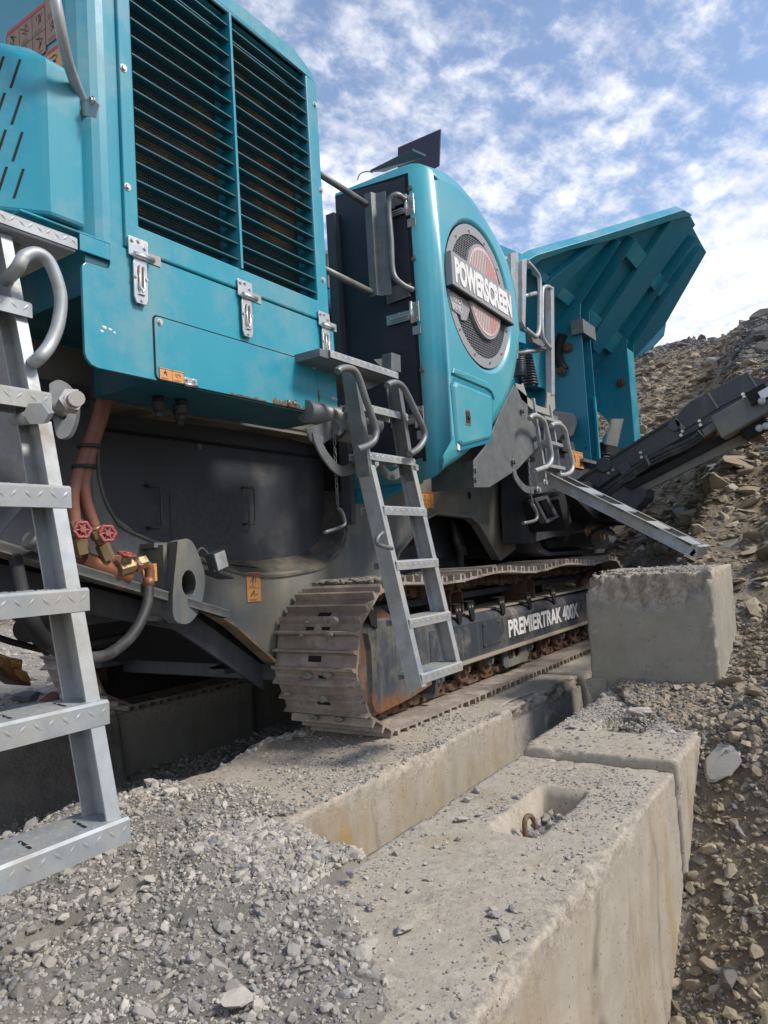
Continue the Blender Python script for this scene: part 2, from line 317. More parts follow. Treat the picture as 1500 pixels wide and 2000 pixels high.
# ================================================================== THE CRUSHER
CR = empty('jaw_crusher')
tag(CR, 'big teal and dark grey tracked jaw crusher standing on rows of concrete blocks', 'crusher')
YF = 2.0            # plane of the power unit's side
NY = (0, -1, 0)
# ---------------------------------------------------------------- power unit
b = MB(); prof = [(1.40, 2.06), (1.40, 3.3), (2.66, 3.3), (2.66, 2.01), (1.46, 2.01)]
rc = [(1.50+.10*math.cos(R(a)), 2.112+.10*math.sin(R(a))) for a in (180, 200, 220, 240, 255, 270)]
foot = rc+[(1.598, 2.012), (1.598, 2.125), (2.592, 2.125), (2.592, 2.012), (2.668, 2.012), (2.668, 3.5), (1.40, 3.5)]
def shell(zt): return [Vector((x, y, zt)) for x, y in foot]
b.loft([shell(1.085), shell(2.30)], False)
top = [[Vector((x, y+(.10 if y < 2.5 else 0), 2.37)) for x, y in foot]]
b.loft([shell(2.30), top[0]], False)
pu = b.build('power_unit_hood', 'teal', CR, .012)
# front door frame with the louvre window
b = MB()
outer = [(1.549, 1.10), (2.664, 1.10), (2.664, 2.19)] + arc(2.604, 2.25, .06, 0, 60, 4) + [(2.52, 2.345), (1.60, 2.345)] + arc(1.60, 2.295, .05, 90, 180, 3)
hole = [(1.605, 1.188), (2.585, 1.188), (2.585, 2.262), (1.605, 2.262)]
b.prism(xz(outer, 1.998), (0, .030, 0), [xz(hole, 1.998)])
dr = b.build('louvre_door', 'teal', CR, .006)
b = MB(); t_ = .006   # reveal inside the window
for (x0, z0, x1, z1) in ((1.600, 1.183, 1.606, 2.268), (2.584, 1.183, 2.590, 2.268), (1.606, 1.183, 2.584, 1.189), (1.606, 2.262, 2.584, 2.268), (2.091, 1.189, 2.103, 2.262)):
    b.box((x0, 1.992 if x0 == 2.091 else 2.006, z0), (x1, 2.10, z1))
b.build('window_reveal', 'teal', dr)
b = MB(); b.box((1.603, 2.105, 1.186), (2.587, 2.112, 2.265)); mat('radiator_core', (.02, .04, .05), .6, var=((.14, .09, .05), 3.0, .50, .68), bump=(60, .2, .002)); b.build('radiator_back', 'radiator_core', dr)
b = MB()
for k in range(int(.98/.009)): b.box((1.606+k*.009, 2.100, 1.19), (1.608+k*.009, 2.104, 2.26))
for k in range(int(1.07/.012)): b.box((1.606, 2.0975, 1.19+k*.012), (2.584, 2.0995, 1.192+k*.012))
rm = mat('radiator', (.05, .085, .10), .6, var=((.32, .20, .10), 3.0, .50, .66), bump=(60, .2, .002)); ro = b.build('radiator_mesh', 'radiator', dr); ro['kind'] = 'stuff'
def blade(x0, x1, z):
    b = MB(); pr = [(2.001, z-.003), (2.004, z-.004), (2.055, z+.012), (2.054, z+.014), (2.004, z-.001), (2.001, z+.0015)]
    b.prism([Vector((x0, a, c)) for a, c in pr], (x1-x0, 0, 0)); return b.build('louvre_slat', 'teal_slat_shaded', dr)
n = 16
for k in range(n):
    z = 1.225+k*.0655
    blade(1.607, 2.090, z); blade(2.104, 2.583, z)
for u, v in ((241, 133), (249, 365), (615, 205), (627, 372), (631, 547)): bolt(P(u, v, y=1.998), NY, .011, dr)
# lower apron panel
ap = [(1.38, .70)] + arc(1.425, .705, .045, 180, 270, 3)[1:] + [(2.692, .655), (2.692, 1.092), (1.486, 1.092), (1.486, 1.035)] + arc(1.466, .998+.02, .02, 0, -90, 2)[0:] + arc(1.405, .973, .025, 90, 180, 3)
b = MB(); b.prism(xz(ap, YF), (0, .012, 0)); a1 = b.build('apron_panel', 'teal', CR, .002)
b = MB(); b.prism(xz(rrect(1.652, .662, 2.544, .886, .02), YF-.005), (0, .0045, 0)); acc = b.build('access_panel', 'teal', a1, .0015)
for p_ in ((1.675, .868), (2.525, .868)): bolt((p_[0], YF-.005, p_[1]), NY, .010, acc)
b = MB(); b.prism(xz(rrect(1.646, .657, 2.550, .892, .022), YF-.0008), (0, .0006, 0)); b.build('panel_gap', 'void', a1)
for x in (1.80, 2.36):
    b = MB(); b.cyl((x-.03, YF-.01, .664), (x+.03, YF-.01, .664), .007, 8); b.box((x-.03, YF-.009, .664), (x+.03, YF-.005, .69)); b.build('hinge', 'steel' if x < 2 else 'rusty', acc)
    bolt((x-.018, YF-.009, .682), NY, .007, acc); bolt((x+.018, YF-.009, .682), NY, .007, acc)
mat('teal_chipped', (.10, .045, .022), .85, var=((.19, .10, .05), 40, .4, .6), bump=(90, .5, .003))
random.seed(11)
def chips(x0, x1, z0, h, nn, ys):
    b = MB(); pts = []
    for i in range(nn+1): pts.append((x0+(x1-x0)*i/nn, z0+h*random.random()**1.5+.003))
    b.prism(xz([(x0, z0)]+pts+[(x1, z0)], ys), (0, .0006, 0)); return b.build('rust_patch', 'teal_chipped', a1)
chips(2.24, 2.54, .664, .034, 34, YF-.0058); chips(2.55, 2.64, .656, .05, 12, YF-.0007); chips(2.0, 2.2, .664, .006, 20, YF-.0058)
b = MB(); b.prism(xz([(2.552, .70), (2.562, .735), (2.556, .77), (2.551, .76)], YF-.0007), (0, .0006, 0)); b.build('rust_patch', 'teal_chipped', a1)
b = MB()
for cx_, cz_, s_ in ((1.455, .80, .012), (1.475, .797, .008), (1.445, .785, .008), (1.49, .79, .006)):
    b.prism(xz([(cx_+s_*random.uniform(.4, 1.3)*math.cos(a*1.05), cz_+s_*.6*random.uniform(.4, 1.2)*math.sin(a*1.05)) for a in range(6)], YF-.001), (0, .0009, 0))
b.build('paint_scuff', 'white_print', a1)
bolt((2.655, YF-.001, .745), NY, .008, a1); bolt((2.675, YF-.001, .745), NY, .008, a1)
# sloping lip of the hood left of the apron
b = MB(); b.prism(yz([(2.0, 1.085), (3.3, 1.085), (3.3, 1.093), (2.0, 1.093)], 1.18), (.31, 0, 0)); b.prism(yz([(2.0, 1.03), (2.006, 1.03), (2.006, 1.086), (2.0, 1.086)], 1.486), (-.11, 0, 0))
b.build('hood_lip', 'teal', CR, .003)
b = MB()
b.prism(yz([(YF+.012, .655), (2.34, .655), (2.34, .90), (YF+.012, .90)], 1.645), (1.045, 0, 0))
b.box((1.40, YF+.012, .90), (2.68, 2.9, 1.09)); un = b.build('underside_tray', 'teal_under_shaded', CR, .004)
for x, y in ((1.80, 2.17), (1.90, 2.16), (1.96, 2.24)):
    b = MB(); b.cyl((x, y, .655), (x, y, .60), .022, 12); b.cyl((x, y, .60), (x, y, .575), .016, 12); b.cyl((x, y, .635), (x, y, .62), .027, 12); b.build('drain_plug', 'rubber', un)
# latches
def latch(x, z, parent, m='steel'):
    y = 1.992
    b = MB(); b.prism(xz(rrect(x-.040, z-.028, x+.040, z+.040, .006), y-.004), (0, .006, 0)); L_ = b.build('latch', m, parent, .0015)
    b = MB(); b.cyl((x-.028, y-.014, z-.026), (x+.052, y-.014, z-.026), .011, 10); b.box((x-.022, y-.020, z-.036), (x+.022, y-.004, z-.016)); b.build('latch_pin', m, L_)
    b = MB(); b.prism(xz([(x-.020, z-.19), (x+.020, z-.19), (x+.028, z-.17), (x+.028, z-.05), (x+.020, z-.02), (x-.020, z-.02), (x-.028, z-.05), (x-.028, z-.17)], y-.010), (0, .008, 0))
    b.build('latch_tongue', m, L_, .002)
    b = MB(); b.tube([Vector((x-.009, y-.014, z-.06)), Vector((x-.009, y-.016, z-.14)), Vector((x+.0, y-.016, z-.152)), Vector((x+.009, y-.016, z-.14)), Vector((x+.009, y-.014, z-.06))], .0035, 6)
    b.prism(xz([(x-.013, z-.16), (x+.013, z-.16), (x+.004, z-.135), (x-.004, z-.135)], y-.017), (0, .009, 0)); b.build('latch_spring', m, L_)
    for dx, dz in ((-.026, .026), (.0, .030), (.026, .012), (-.022, -.10), (.022, -.10), (0, -.178)): bolt((x+dx, y-.005 if dz > 0 else y-.010, z+dz), NY, .0065, L_, h=.005)
    b = MB(); b.box((x+.045, y-.0015+.006, z-.028), (x+.10, y+.005, z+.008)); b.build('blank_tag', 'galv', L_)
    return L_
for x in (1.592, 2.103, 2.612): latch(x, 1.098, CR)
# decals on the hood's end face
def label_sheet(o0, xd, ud, wd, ht, cols, rows, parent, base='orange_label', header='red_print', name='warning_label', seed=1, nd=None):
    rnd = random.Random(seed); xd = Vector(xd).normalized(); ud = Vector(ud).normalized(); nd = xd.cross(ud) if nd is None else Vector(nd); o0 = Vector(o0)
    def q(a, b_, c): return o0+xd*a+ud*b_+nd*c
    def rect(mb, a0, b0, a1, b1, c): mb.add([q(a0, b0, c), q(a1, b0, c), q(a1, b1, c), q(a0, b1, c)], [(0, 1, 2, 3)])
    b = MB(); b.prism([q(0, 0, 0), q(wd, 0, 0), q(wd, ht, 0), q(0, ht, 0)], nd*.001); L_ = b.build(name, base, parent)
    b = MB(); e = .0013
    if header: rect(b, .02*wd, ht*.90, .98*wd, ht*.985, e); b.build('label_header', header, L_)
    b = MB(); lw = max(.0012, wd*.012)
    for i in range(cols+1): rect(b, min(wd-lw, i*wd/cols), 0, min(wd, i*wd/cols+lw), ht*.9 if header else ht, e+.0002)
    for j in range(rows+1): rect(b, 0, j*ht*.9/rows, wd, j*ht*.9/rows+lw, e+.0002)
    cw, ch = wd/cols, ht*.9/rows
    for i in range(cols):
        for j in range(rows):
            cx_, cy_ = (i+.5)*cw, (j+.6)*ch
            # stick figure, wedge and arrows
            for _ in range(4):
                a = rnd.uniform(0, math.pi); l = rnd.uniform(.12, .28)*min(cw, ch); px, py = cx_+rnd.uniform(-.16, .16)*cw, cy_+rnd.uniform(-.12, .18)*ch; t2 = .03*min(cw, ch)
                d = (math.cos(a), math.sin(a)); n2 = (-d[1], d[0])
                b.add([q(px-d[0]*l+n2[0]*t2, py-d[1]*l+n2[1]*t2, e), q(px-d[0]*l-n2[0]*t2, py-d[1]*l-n2[1]*t2, e), q(px+d[0]*l-n2[0]*t2, py+d[1]*l-n2[1]*t2, e), q(px+d[0]*l+n2[0]*t2, py+d[1]*l+n2[1]*t2, e)], [(0, 1, 2, 3)])
            b.add([q(cx_+.06*ch*math.cos(k), cy_+.2*ch+.06*ch*math.sin(k), e) for k in range(6)], [tuple(range(6))])
            for r_ in range(2): rect(b, i*cw+.15*cw, j*ch+(.09+.09*r_)*ch, i*cw+(.6+.25*rnd.random())*cw, j*ch+(.12+.09*r_)*ch, e)
    b.build('pictogram', 'black_print', L_); return L_
xe = 1.3975
label_sheet((xe, 2.115, 1.60), (0, -1, 0), (0, 0, 1), .001, .001, 1, 1, CR) if False else None
label_sheet((xe, 2.42, 1.78), (0, -1, 0), (0, 0, 1), .24, .18, 3, 2, CR, 'faded_label', seed=3, nd=(-1, 0, 0))
label_sheet((xe, 2.18, 1.80), (0, -1, 0), (0, 0, 1), .085, .28, 1, 3, CR, 'faded_label', seed=4, nd=(-1, 0, 0), name='dark_label')
label_sheet((xe, 2.18, 1.61), (0, -1, 0), (0, 0, 1), .085, .17, 1, 2, CR, 'orange_label', seed=5, nd=(-1, 0, 0))
label_sheet((1.662, YF-.0065, .664), (1, 0, 0), (0, 0, 1), .11, .042, 2, 1, acc, 'orange_label', None, seed=6, name='hot_surface_label', nd=NY)
# slotted box beside the hood (air intake guard)
b = MB(); pr = [(2.30, 1.00), (1.98, 1.00), (1.98, 1.40), (2.06, 1.60), (2.30, 1.66)]
b2 = [Vector(v) for v in ((1.08, 2.14, 1.00), (1.08, 2.9, 1.00), (1.395, 2.9, 1.00), (1.395, 2.0, 1.00), (1.29, 1.985, 1.00))]
def bx(zs, ys=0): return [Vector((p.x, p.y+(ys if p.y < 2.5 else 0), zs)) for p in b2]
b2 = [Vector((1.02, 2.16, 0)), Vector((1.02, 2.9, 0)), Vector((1.39, 2.9, 0)), Vector((1.39, 1.985, 0)), Vector((1.27, 1.985, 0))]
b.loft([bx(1.10), bx(1.60), bx(1.68, .10)], False); ib = b.build('intake_box', 'teal', CR, .012)
# slots in the angled face
p0 = Vector((1.02, 2.16, 0)); p1 = Vector((1.27, 1.985, 0)); d_ = (p1-p0).normalized(); nn_ = Vector((d_.y, -d_.x, 0)); nn_ = nn_ if nn_.y < 0 else -nn_
b = MB()
for r_ in range(4):
    for c_ in range(5):
        a = p0+d_*(.025+.045*c_)+Vector((0, 0, 1.14+r_*.115)); q = a+Vector((0, 0, .095))+d_*.028
        b.obox((a+q)/2+nn_*.0005, (q-a)/2, d_*.0035, nn_*.001)
b.build('vent_slots', 'void', ib)
# grab rail of the hood
b = MB(); pth = smooth_path([Vector((1.23, 1.87, 2.6)), Vector((1.225, 1.87, 2.1)), Vector((1.225, 1.87, 1.80)), Vector((1.245, 1.875, 1.66)), Vector((1.31, 1.93, 1.575)), Vector((1.42, 2.02, 1.545))], 6)
b.tube(pth, .017, 12); gr = b.build('grab_rail', 'galv', CR)
b = MB(); b.cyl((1.41, 2.035, 1.548), (1.44, 2.055, 1.545), .036, 16); b.build('rail_flange', 'galv', gr)
b = MB(); b.prism([P(u, v, x=1.40)+Vector((-.006, 0, 0)) for u, v in ((147, 210), (182, 190), (196, 205), (190, 232), (148, 222))], (.004, 0, 0)); b.build('rail_plate', 'galv', gr)
bolt(P(180, 196, x=1.392), (-1, 0, 0), .011, gr); bolt(P(153, 214, x=1.392), (-1, 0, 0), .011, gr)
# body of the machine behind
b = MB(); b.box((1.0, 3.55, 1.7), (1.9, 3.9, 3.4)); b.build('rear_duct', 'teal', CR, .03)
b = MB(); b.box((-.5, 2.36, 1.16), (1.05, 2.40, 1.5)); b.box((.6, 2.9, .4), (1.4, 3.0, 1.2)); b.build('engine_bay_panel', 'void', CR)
b = MB(); b.box((1.05, 3.0, 2.04), (1.35, 3.06, 2.12)); b.build('bracket', 'charcoal', CR, .005)
# ---------------------------------------------------------------- chassis
YC = 2.54
b = MB()
out1 = [(1.0, 1.0), (1.0, .20), (1.39, .099), (1.716, .001), (2.321, -.183), (2.46, -.265), (2.724, -.473), (2.95, -.40), (3.2, -.13), (3.86, -.13)] \
     + [(3.86, -.06), (3.93, .03), (4.30, .25), (4.46, .295), (4.98, .27), (5.10, .22), (5.42, -.06)] \
     + [(5.55, -.08), (5.9, .02), (6.1, .12), (6.9, .12), (7.2, .0), (8.1, -.02), (8.6, .05), (8.9, .70), (6.2, .70), (5.6, .95), (3.5, .95), (3.5, 1.0)]
rec = [(1.83, .62), (1.80, .50), (1.805, .36), (1.86, .24), (1.97, .165), (2.60, -.035), (3.06, -.04), (3.25, -.0), (3.38, .08), (3.43, .20), (3.45, .40), (3.45, .70), (1.84, .70)]
b.prism(xz(out1, YC), (0, .022, 0), [xz(rec, YC)]); ch = b.build('chassis_side', 'charcoal_dusty', CR, .003)
# rolled rim of the recess
b = MB()
c0 = Vector((2.6, 0, .35)); n = len(rec)
def off(pts, d):
    o_ = []
    for i in range(len(pts)):
        a = Vector(pts[i-1]); q = Vector(pts[i]); c = Vector(pts[(i+1) % len(pts)]); e1 = (q-a).normalized(); e2 = (c-q).normalized(); nrm = Vector((e1.y+e2.y, -(e1.x+e2.x))).normalized(); o_.append((q.x+nrm.x*d, q.y+nrm.y*d))
    return o_
rec_s = [(p.x, p.z) for p in smooth_path([Vector((a, 0, c)) for a, c in rec+[rec[0]]], 4)][:-1]
area = sum(rec_s[i-1][0]*rec_s[i][1]-rec_s[i][0]*rec_s[i-1][1] for i in range(len(rec_s))); sg = 1 if area > 0 else -1
b.loft([xz(off(rec_s, sg*.012), YC+.01), xz(off(rec_s, sg*.012), YC-.010), xz(off(rec_s, sg*.002), YC-.010), xz(off(rec_s, -sg*.002), YC+.0), xz([(a, c+.075*max(0, min(1, (.30-c)/.35))) for a, c in off(rec_s, -sg*.012)], YC+.17)], False, False)
mat('rim_dusty', (.055, .058, .062), .55, dirt=((.26, .215, .14), 3, .42, .7), bump=(50, .1, .002)); b.build('recess_rim', 'rim_dusty', ch)
b = MB(); b.box((1.7, YC+.16, -.2), (3.6, YC+.18, .9)); rp = b.build('recess_panel', 'black_recess', CR)
for x in (2.19, 2.80):
    b = MB(); yy = YC+.16; z0 = .20 if x < 2.5 else .22; x_ = x
    b.tube([(x_-.045, yy, z0+.19), (x_-.045, yy-.03, z0+.19), (x_, yy-.035, z0+.19), (x_+.012, yy-.035, z0+.175), (x_+.012, yy-.035, z0+.015), (x_, yy-.035, z0), (x_-.045, yy-.03, z0), (x_-.045, yy, z0)], .006, 8); b.build('pull_handle', 'black_recess', rp)
b = MB(); b.box((2.28, YC+.157, .115), (2.68, YC+.1595, .40)); mat('worn_print', (.056, .060, .068), .5, var=((.040, .045, .054), 45, .45, .6)); b.build('worn_sticker', 'worn_print', rp)
bolt((2.47, YC+.155, .60), NY, .014, rp, 'galv_dull'); bolt((3.26, YC+.155, .05), NY, .012, rp, 'galv'); b = MB(); b.box((1.9, YC+.15, .615), (3.4, YC+.16, .63)); b.build('panel_seam', 'void', rp)
# interior mass
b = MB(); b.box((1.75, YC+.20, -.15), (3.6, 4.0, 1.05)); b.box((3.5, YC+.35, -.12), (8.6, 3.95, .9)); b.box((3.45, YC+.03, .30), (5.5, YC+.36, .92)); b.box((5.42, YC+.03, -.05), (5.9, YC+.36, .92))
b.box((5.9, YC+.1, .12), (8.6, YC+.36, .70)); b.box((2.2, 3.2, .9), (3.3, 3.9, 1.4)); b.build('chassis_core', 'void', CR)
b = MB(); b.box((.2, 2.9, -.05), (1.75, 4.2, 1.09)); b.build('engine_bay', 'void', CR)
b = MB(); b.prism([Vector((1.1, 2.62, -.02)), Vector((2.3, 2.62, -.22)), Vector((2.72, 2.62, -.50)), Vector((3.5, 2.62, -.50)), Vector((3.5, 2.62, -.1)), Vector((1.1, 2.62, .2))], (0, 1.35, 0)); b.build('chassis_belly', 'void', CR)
# bottom flange, ochre worn edge
b = MB(); fl = [(1.0, .20), (1.39, .099), (1.716, .001), (2.321, -.183), (2.46, -.265), (2.724, -.473)]
for a, c in zip(fl[:-1], fl[1:]): b.add([Vector((a[0], YC-.05, a[1]-.012)), Vector((c[0], YC-.05, c[1]-.012)), Vector((c[0], YC+.03, c[1]-.012)), Vector((a[0], YC+.03, a[1]-.012)), Vector((a[0], YC-.05, a[1]+.004)), Vector((c[0], YC-.05, c[1]+.004)), Vector((c[0], YC+.03, c[1]+.004)), Vector((a[0], YC+.03, a[1]+.004))], [(0, 3, 2, 1), (4, 5, 6, 7), (0, 1, 5, 4), (1, 2, 6, 5), (2, 3, 7, 6), (3, 0, 4, 7)])
mat('ochre_edge', (.26, .17, .075), .7, var=((.12, .10, .08), 9, .4, .6), dirt=((.3, .25, .17), 10, .5, .7)); b.build('bottom_flange', 'ochre_edge', ch)
b = MB(); f2 = [(p[0]-.10, p[1]-.12) for p in fl]
b.prism(xz([(1.0, .05), (1.3, -.03), (2.2, -.26), (2.74, -.62), (2.74, -.50), (2.3, -.20), (1.3, .10), (1.0, .18)], 2.60), (0, .02, 0)); b.build('lower_web', 'charcoal', CR)
# arch opening fittings
b = MB(); arch = [(3.86, -.06), (3.93, .03), (4.30, .25), (4.46, .295), (4.98, .27), (5.10, .22), (5.42, -.06)]
for a, c in zip(arch[:-1], arch[1:]): b.bar((a[0], YC-.012, a[1]), (c[0], YC-.012, c[1]), .07, .016, (0, 0, 1))
b.build('arch_rim', 'charcoal_dusty', ch)
b = MB(); b.box((4.1, YC+.30, -.02), (5.4, YC+.33, .10)); b.build('cross_member', 'charcoal', CR)
b = MB(); b.cyl((4.3, YC+.42, .20), (4.95, YC+.42, .20), .13, 20)
for k in range(5): b.box((4.35+k*.12, YC+.24, .08), (4.37+k*.12, YC+.30, .17))
b.build('vibrator_drum', 'rusty', CR)
b = MB(); b.tube(smooth_path([(5.12, YC+.2, .25), (5.06, YC+.15, .12), (5.12, YC+.15, .02), (5.20, YC+.2, -.12)]), .03, 10); b.prism(xz([(5.16, .02), (5.36, -.03), (5.24, .22)], YC+.2), (0, .02, 0)); b.build('hose_clamp', 'rubber', CR)
for z0_, x_ in ((-.1, 4.25), (-.1, 4.85)): b = MB(); b.box((x_, YC+.26, -.16), (x_+.06, YC+.30, .0)); b.build('support_leg', 'charcoal', CR)
b = MB(); b.box((3.6, YC+.34, -.4), (5.6, YC+.36, .4)); b.build('inner_wall', 'black_recess', CR)
# round lifting lug, work lamp, warning label
b = MB(); cen = (2.12, -.05)
lugp = [(2.02, .12), (2.10, .13), (2.16, .09), (2.22, -.02), (2.20, -.12), (2.13, -.20), (2.04, -.22), (1.96, -.16)]
lugs_ = smooth_path([Vector((x, 0, z)) for x, z in lugp+lugp[:1]], 4)[:-1]; b.prism([Vector((p.x, 2.33+(p.x-1.96)*.35, p.z)) for p in lugs_], (.03, .10, 0), [[Vector((x, 2.33+(x-1.96)*.35, z)) for x, z in arc(2.09, -.055, .055, 0, 330, 11)]])
lg = b.build('lifting_lug', 'charcoal_dusty', CR, .004)
b = MB(); b.box((1.98, 2.45, -.20), (2.20, YC+.01, -.18)); b.box((1.98, 2.45, .10), (2.1, YC+.01, .12)); b.box((2.0, 2.42, -.19), (2.02, YC+.01, .11)); b.build('lug_web', 'charcoal_dusty', lg)
lp = P(424, 1096, y=2.42); b = MB(); b.obox(lp, (.036, 0, .01), (0, .03, 0), (-.012, 0, .042)); wl = b.build('work_lamp', 'charcoal', CR, .008)
b = MB(); b.obox(lp+Vector((-.004, -.031, .002)), (.031, 0, .009), (0, .003, 0), (-.010, 0, .036)); b.build('lamp_glass', 'lamp_glass', wl, .002)
b = MB(); b.tube(smooth_path([lp+Vector((-.03, .02, .03)), lp+Vector((-.06, .03, .06)), lp+Vector((-.09, .04, .03)), lp+Vector((-.07, .05, -.01))]), .007, 8); b.obox(lp+Vector((.02, .03, -.06)), (.06, 0, -.02), (0, .05, 0), (0, 0, .004)); b.build('lamp_bracket', 'charcoal', wl)
label_sheet(P(483, 1177, y=YC-.002), (1, 0, -.02), (0, 0, 1), .10, .145, 1, 2, CR, seed=8, nd=NY)
label_sheet(P(826, 993, y=YC-.003), (1, 0, 0), (0, 0, 1), .155, .118, 2, 2, CR, seed=9, nd=NY)
label_sheet(P(884, 937, y=YC-.003), (1, 0, 0), (0, 0, 1), .085, .07, 1, 1, CR, 'white_print', None, seed=19, nd=NY, name='data_plate')
b = MB(); q = P(899, 938, y=YC-.003); b.box((q.x, YC-.005, q.z), (q.x+.065, YC-.001, q.z+.075)); ce = b.build('ce_plate', 'black_print', CR)
text('ce_mark', 'CE', (q.x+.012, YC-.0055, q.z+.018), (1, 0, 0), (0, 0, 1), .036, .042, 'white_print', ce, .0)
b = MB(); q = P(893, 954, y=YC-.002); b.box((q.x, YC-.003, q.z), (q.x+.035, YC, q.z+.03)); b.build('white_sticker', 'white_plastic', CR)
b = MB(); q = P(917, 968, y=YC-.002); b.cyl((q.x, YC-.003, q.z), (q.x, YC+.01, q.z), .03, 14); b.build('grommet', 'void', CR)
# ---------------------------------------------------------------- under the machine
b = MB(); b.box((2.95, 2.62, -.62), (3.10, 4.0, -.44)); b.box((3.1, 2.62, -.60), (6.6, 2.75, -.2)); b.build('cross_beam', 'charcoal', CR, .006)
for y in (2.95, 4.0):
    b = MB(); ol = [(3.02, y-.13), (2.86, y-.10)]+[(2.80+.07*math.cos(R(a)), y+.0+.08*math.sin(R(a))) for a in (230, 200, 180, 150, 120)]+[(2.90, y+.10), (3.02, y+.13)]
    b.prism(xy(ol, -.56), (0, 0, .03), [xy([(2.83+.035*math.cos(R(a)), y+.045*math.sin(R(a))) for a in range(0, 360, 40)], -.56)]); b.build('tow_lug', 'charcoal', CR, .003)
for (x, y, z, l) in ((1.9, 3.1, -.22, .5), (2.1, 3.6, -.25, .9)):
    b = MB(); b.cyl((x, y, z), (x+.25, y+l*.4, z-.02), .07, 14); b.cyl((x+.1, y+.1, z-.05), (x+.18, y+.1, z-.14), .035, 6); b.build('hydraulic_fitting', 'charcoal', CR)
b = MB(); b.tube(smooth_path([(1.7, 3.0, -.15), (2.1, 3.2, -.32), (2.6, 3.1, -.30), (2.9, 3.0, -.4)]), .018, 8); b.tube(smooth_path([(1.5, 3.4, -.1), (2.2, 3.5, -.38), (2.9, 3.6, -.42)]), .016, 8); b.build('belly_hose', 'rubber', CR)
b = MB(); b.box((.2, 3.2, -.12), (2.1, 3.26, -.02)); mat('ochre_beam', (.20, .17, .12), .7, dirt=((.3, .27, .2), 5, .4, .8)); b.build('belly_beam', 'ochre_beam', CR)
# ---------------------------------------------------------------- left side: dark panel, swivel flange, hoses and valves
b = MB(); b.prism(pp([(-160, 560), (20, 590), (64, 680), (56, 978), (-10, 1060), (-160, 1140)], y=2.16), (0, .02, 0)); sp = b.build('side_panel', 'charcoal', CR, .004)
b = MB(); b.prism(pp([(-200, 1000), (60, 960), (150, 1010), (240, 1080), (300, 1150), (160, 1135), (60, 1100), (-200, 1010)], y=2.45), (0, .02, 0)); b.build('gusset_plate', 'charcoal', CR, .003)
b = MB(); b.box((.3, YC-.005, .10), (1.765, YC+.015, .75)); b.build('side_plate', 'charcoal', CR)
b = MB(); b.bar(P(-100, 1040, y=2.3), P(440, 1200, y=2.42), .05, .035); mat('slope_rail', (.13, .135, .14), .45, dirt=((.25, .22, .18), 9, .5, .8)); b.build('sloping_rail', 'slope_rail', CR, .004)
fp = [(96, 750), (112, 742), (128, 748), (146, 775), (149, 810), (138, 845), (122, 857), (110, 850), (104, 820), (98, 790)]
b.prism(smooth_path([P(u, v, y=1.93) for u, v in fp+fp[:1]], 4)[:-1], (.02, .012, 0), [[P(122+9*math.cos(R(a)), 806+16*math.sin(R(a)), y=1.93) for a in range(0, 360, 40)]]); fg = b.build('swivel_flange', 'galv_dull', CR, .004)
b = MB(); q = P(122, 800, y=1.93); b.cyl(q+Vector((.01, .05, 0)), q+Vector((-.06, -.14, -.005)), .022, 14); b.cyl(q+Vector((-.03, -.08, 0)), q+Vector((-.055, -.13, 0)), .033, 6); b.cyl(q+Vector((-.07, -.16, -.012)), q+Vector((-.10, -.22, -.02)), .021, 12); b.build('pivot_bolt', 'steel', fg)
for path, r_ in (([(208, 700), (198, 790), (160, 905), (143, 965), (146, 1022)], .030), ([(216, 700), (206, 790), (172, 900), (165, 965), (184, 1030)], .030)):
    b = MB(); b.tube(smooth_path([P(u, v, y=2.36 if r_ else 2.4) for u, v in path], 8), r_*.75, 14); b.build('red_hose', 'red_hose', CR)
b = MB()
for (u, v) in ((170, 872), (160, 912)): q = P(u+4, v, y=2.36); b.cyl(q+Vector((0, 0, -.006)), q+Vector((0, 0, .006)), .043, 14)
b.build('hose_tie', 'rubber', CR)
def valve(base, tip, hw, wdir, parent):
    base = Vector(base); tip = Vector(tip); d = (tip-base).normalized(); b = MB()
    b.cyl(base, base+d*.06, .026, 6); b.cyl(base+d*.06, base+d*.085, .020, 12); b.cyl(base+d*.085, base+d*.12, .027, 6); b.cyl(base+d*.12, tip, .023, 12)
    v_ = b.build('valve_body', 'brass', parent)
    wd_ = Vector(wdir).normalized(); hw = Vector(hw); mid_ = base+(tip-base)*.5
    b = MB(); b.cyl(mid_, hw, .009, 8); b.cyl(hw-wd_*.03, hw-wd_*.012, .015, 6); b.build('valve_stem', 'brass', v_)
    a = wd_.cross(Vector((0, 0, 1))); a = Vector((1, 0, 0)) if a.length < .2 else a.normalized(); c = wd_.cross(a); b = MB(); K = 24
    ring = [hw+(a*math.cos(2*math.pi*k/K)+c*math.sin(2*math.pi*k/K))*(.027+.003*math.cos(2*math.pi*k*6/K)) for k in range(K+1)]
    b.tube(ring, .0065, 7)
    for k in range(6): b.cyl(hw, hw+(a*math.cos(k*math.pi/3)+c*math.sin(k*math.pi/3))*.03, .004, 6)
    b.cyl(hw-wd_*.008, hw+wd_*.010, .011, 8); b.build('hand_wheel', 'red_wheel', v_); return v_
Y_ = 2.33
mf = empty('valve_manifold', (0, 0, 0), CR); 
valve(P(162, 1082, y=Y_), P(146, 1018, y=Y_), P(161, 1035, y=Y_-.07), (-.25, -1, .1), CR)
valve(P(212, 1092, y=Y_), P(184, 1030, y=Y_), P(210, 1042, y=Y_-.07), (-.25, -1, .1), CR)
v3 = valve(P(232, 1112, y=Y_), P(262, 1103, y=Y_), P(248, 1083, y=Y_-.02), (.1, -.35, 1), CR)
bpy.data.objects.remove(mf)
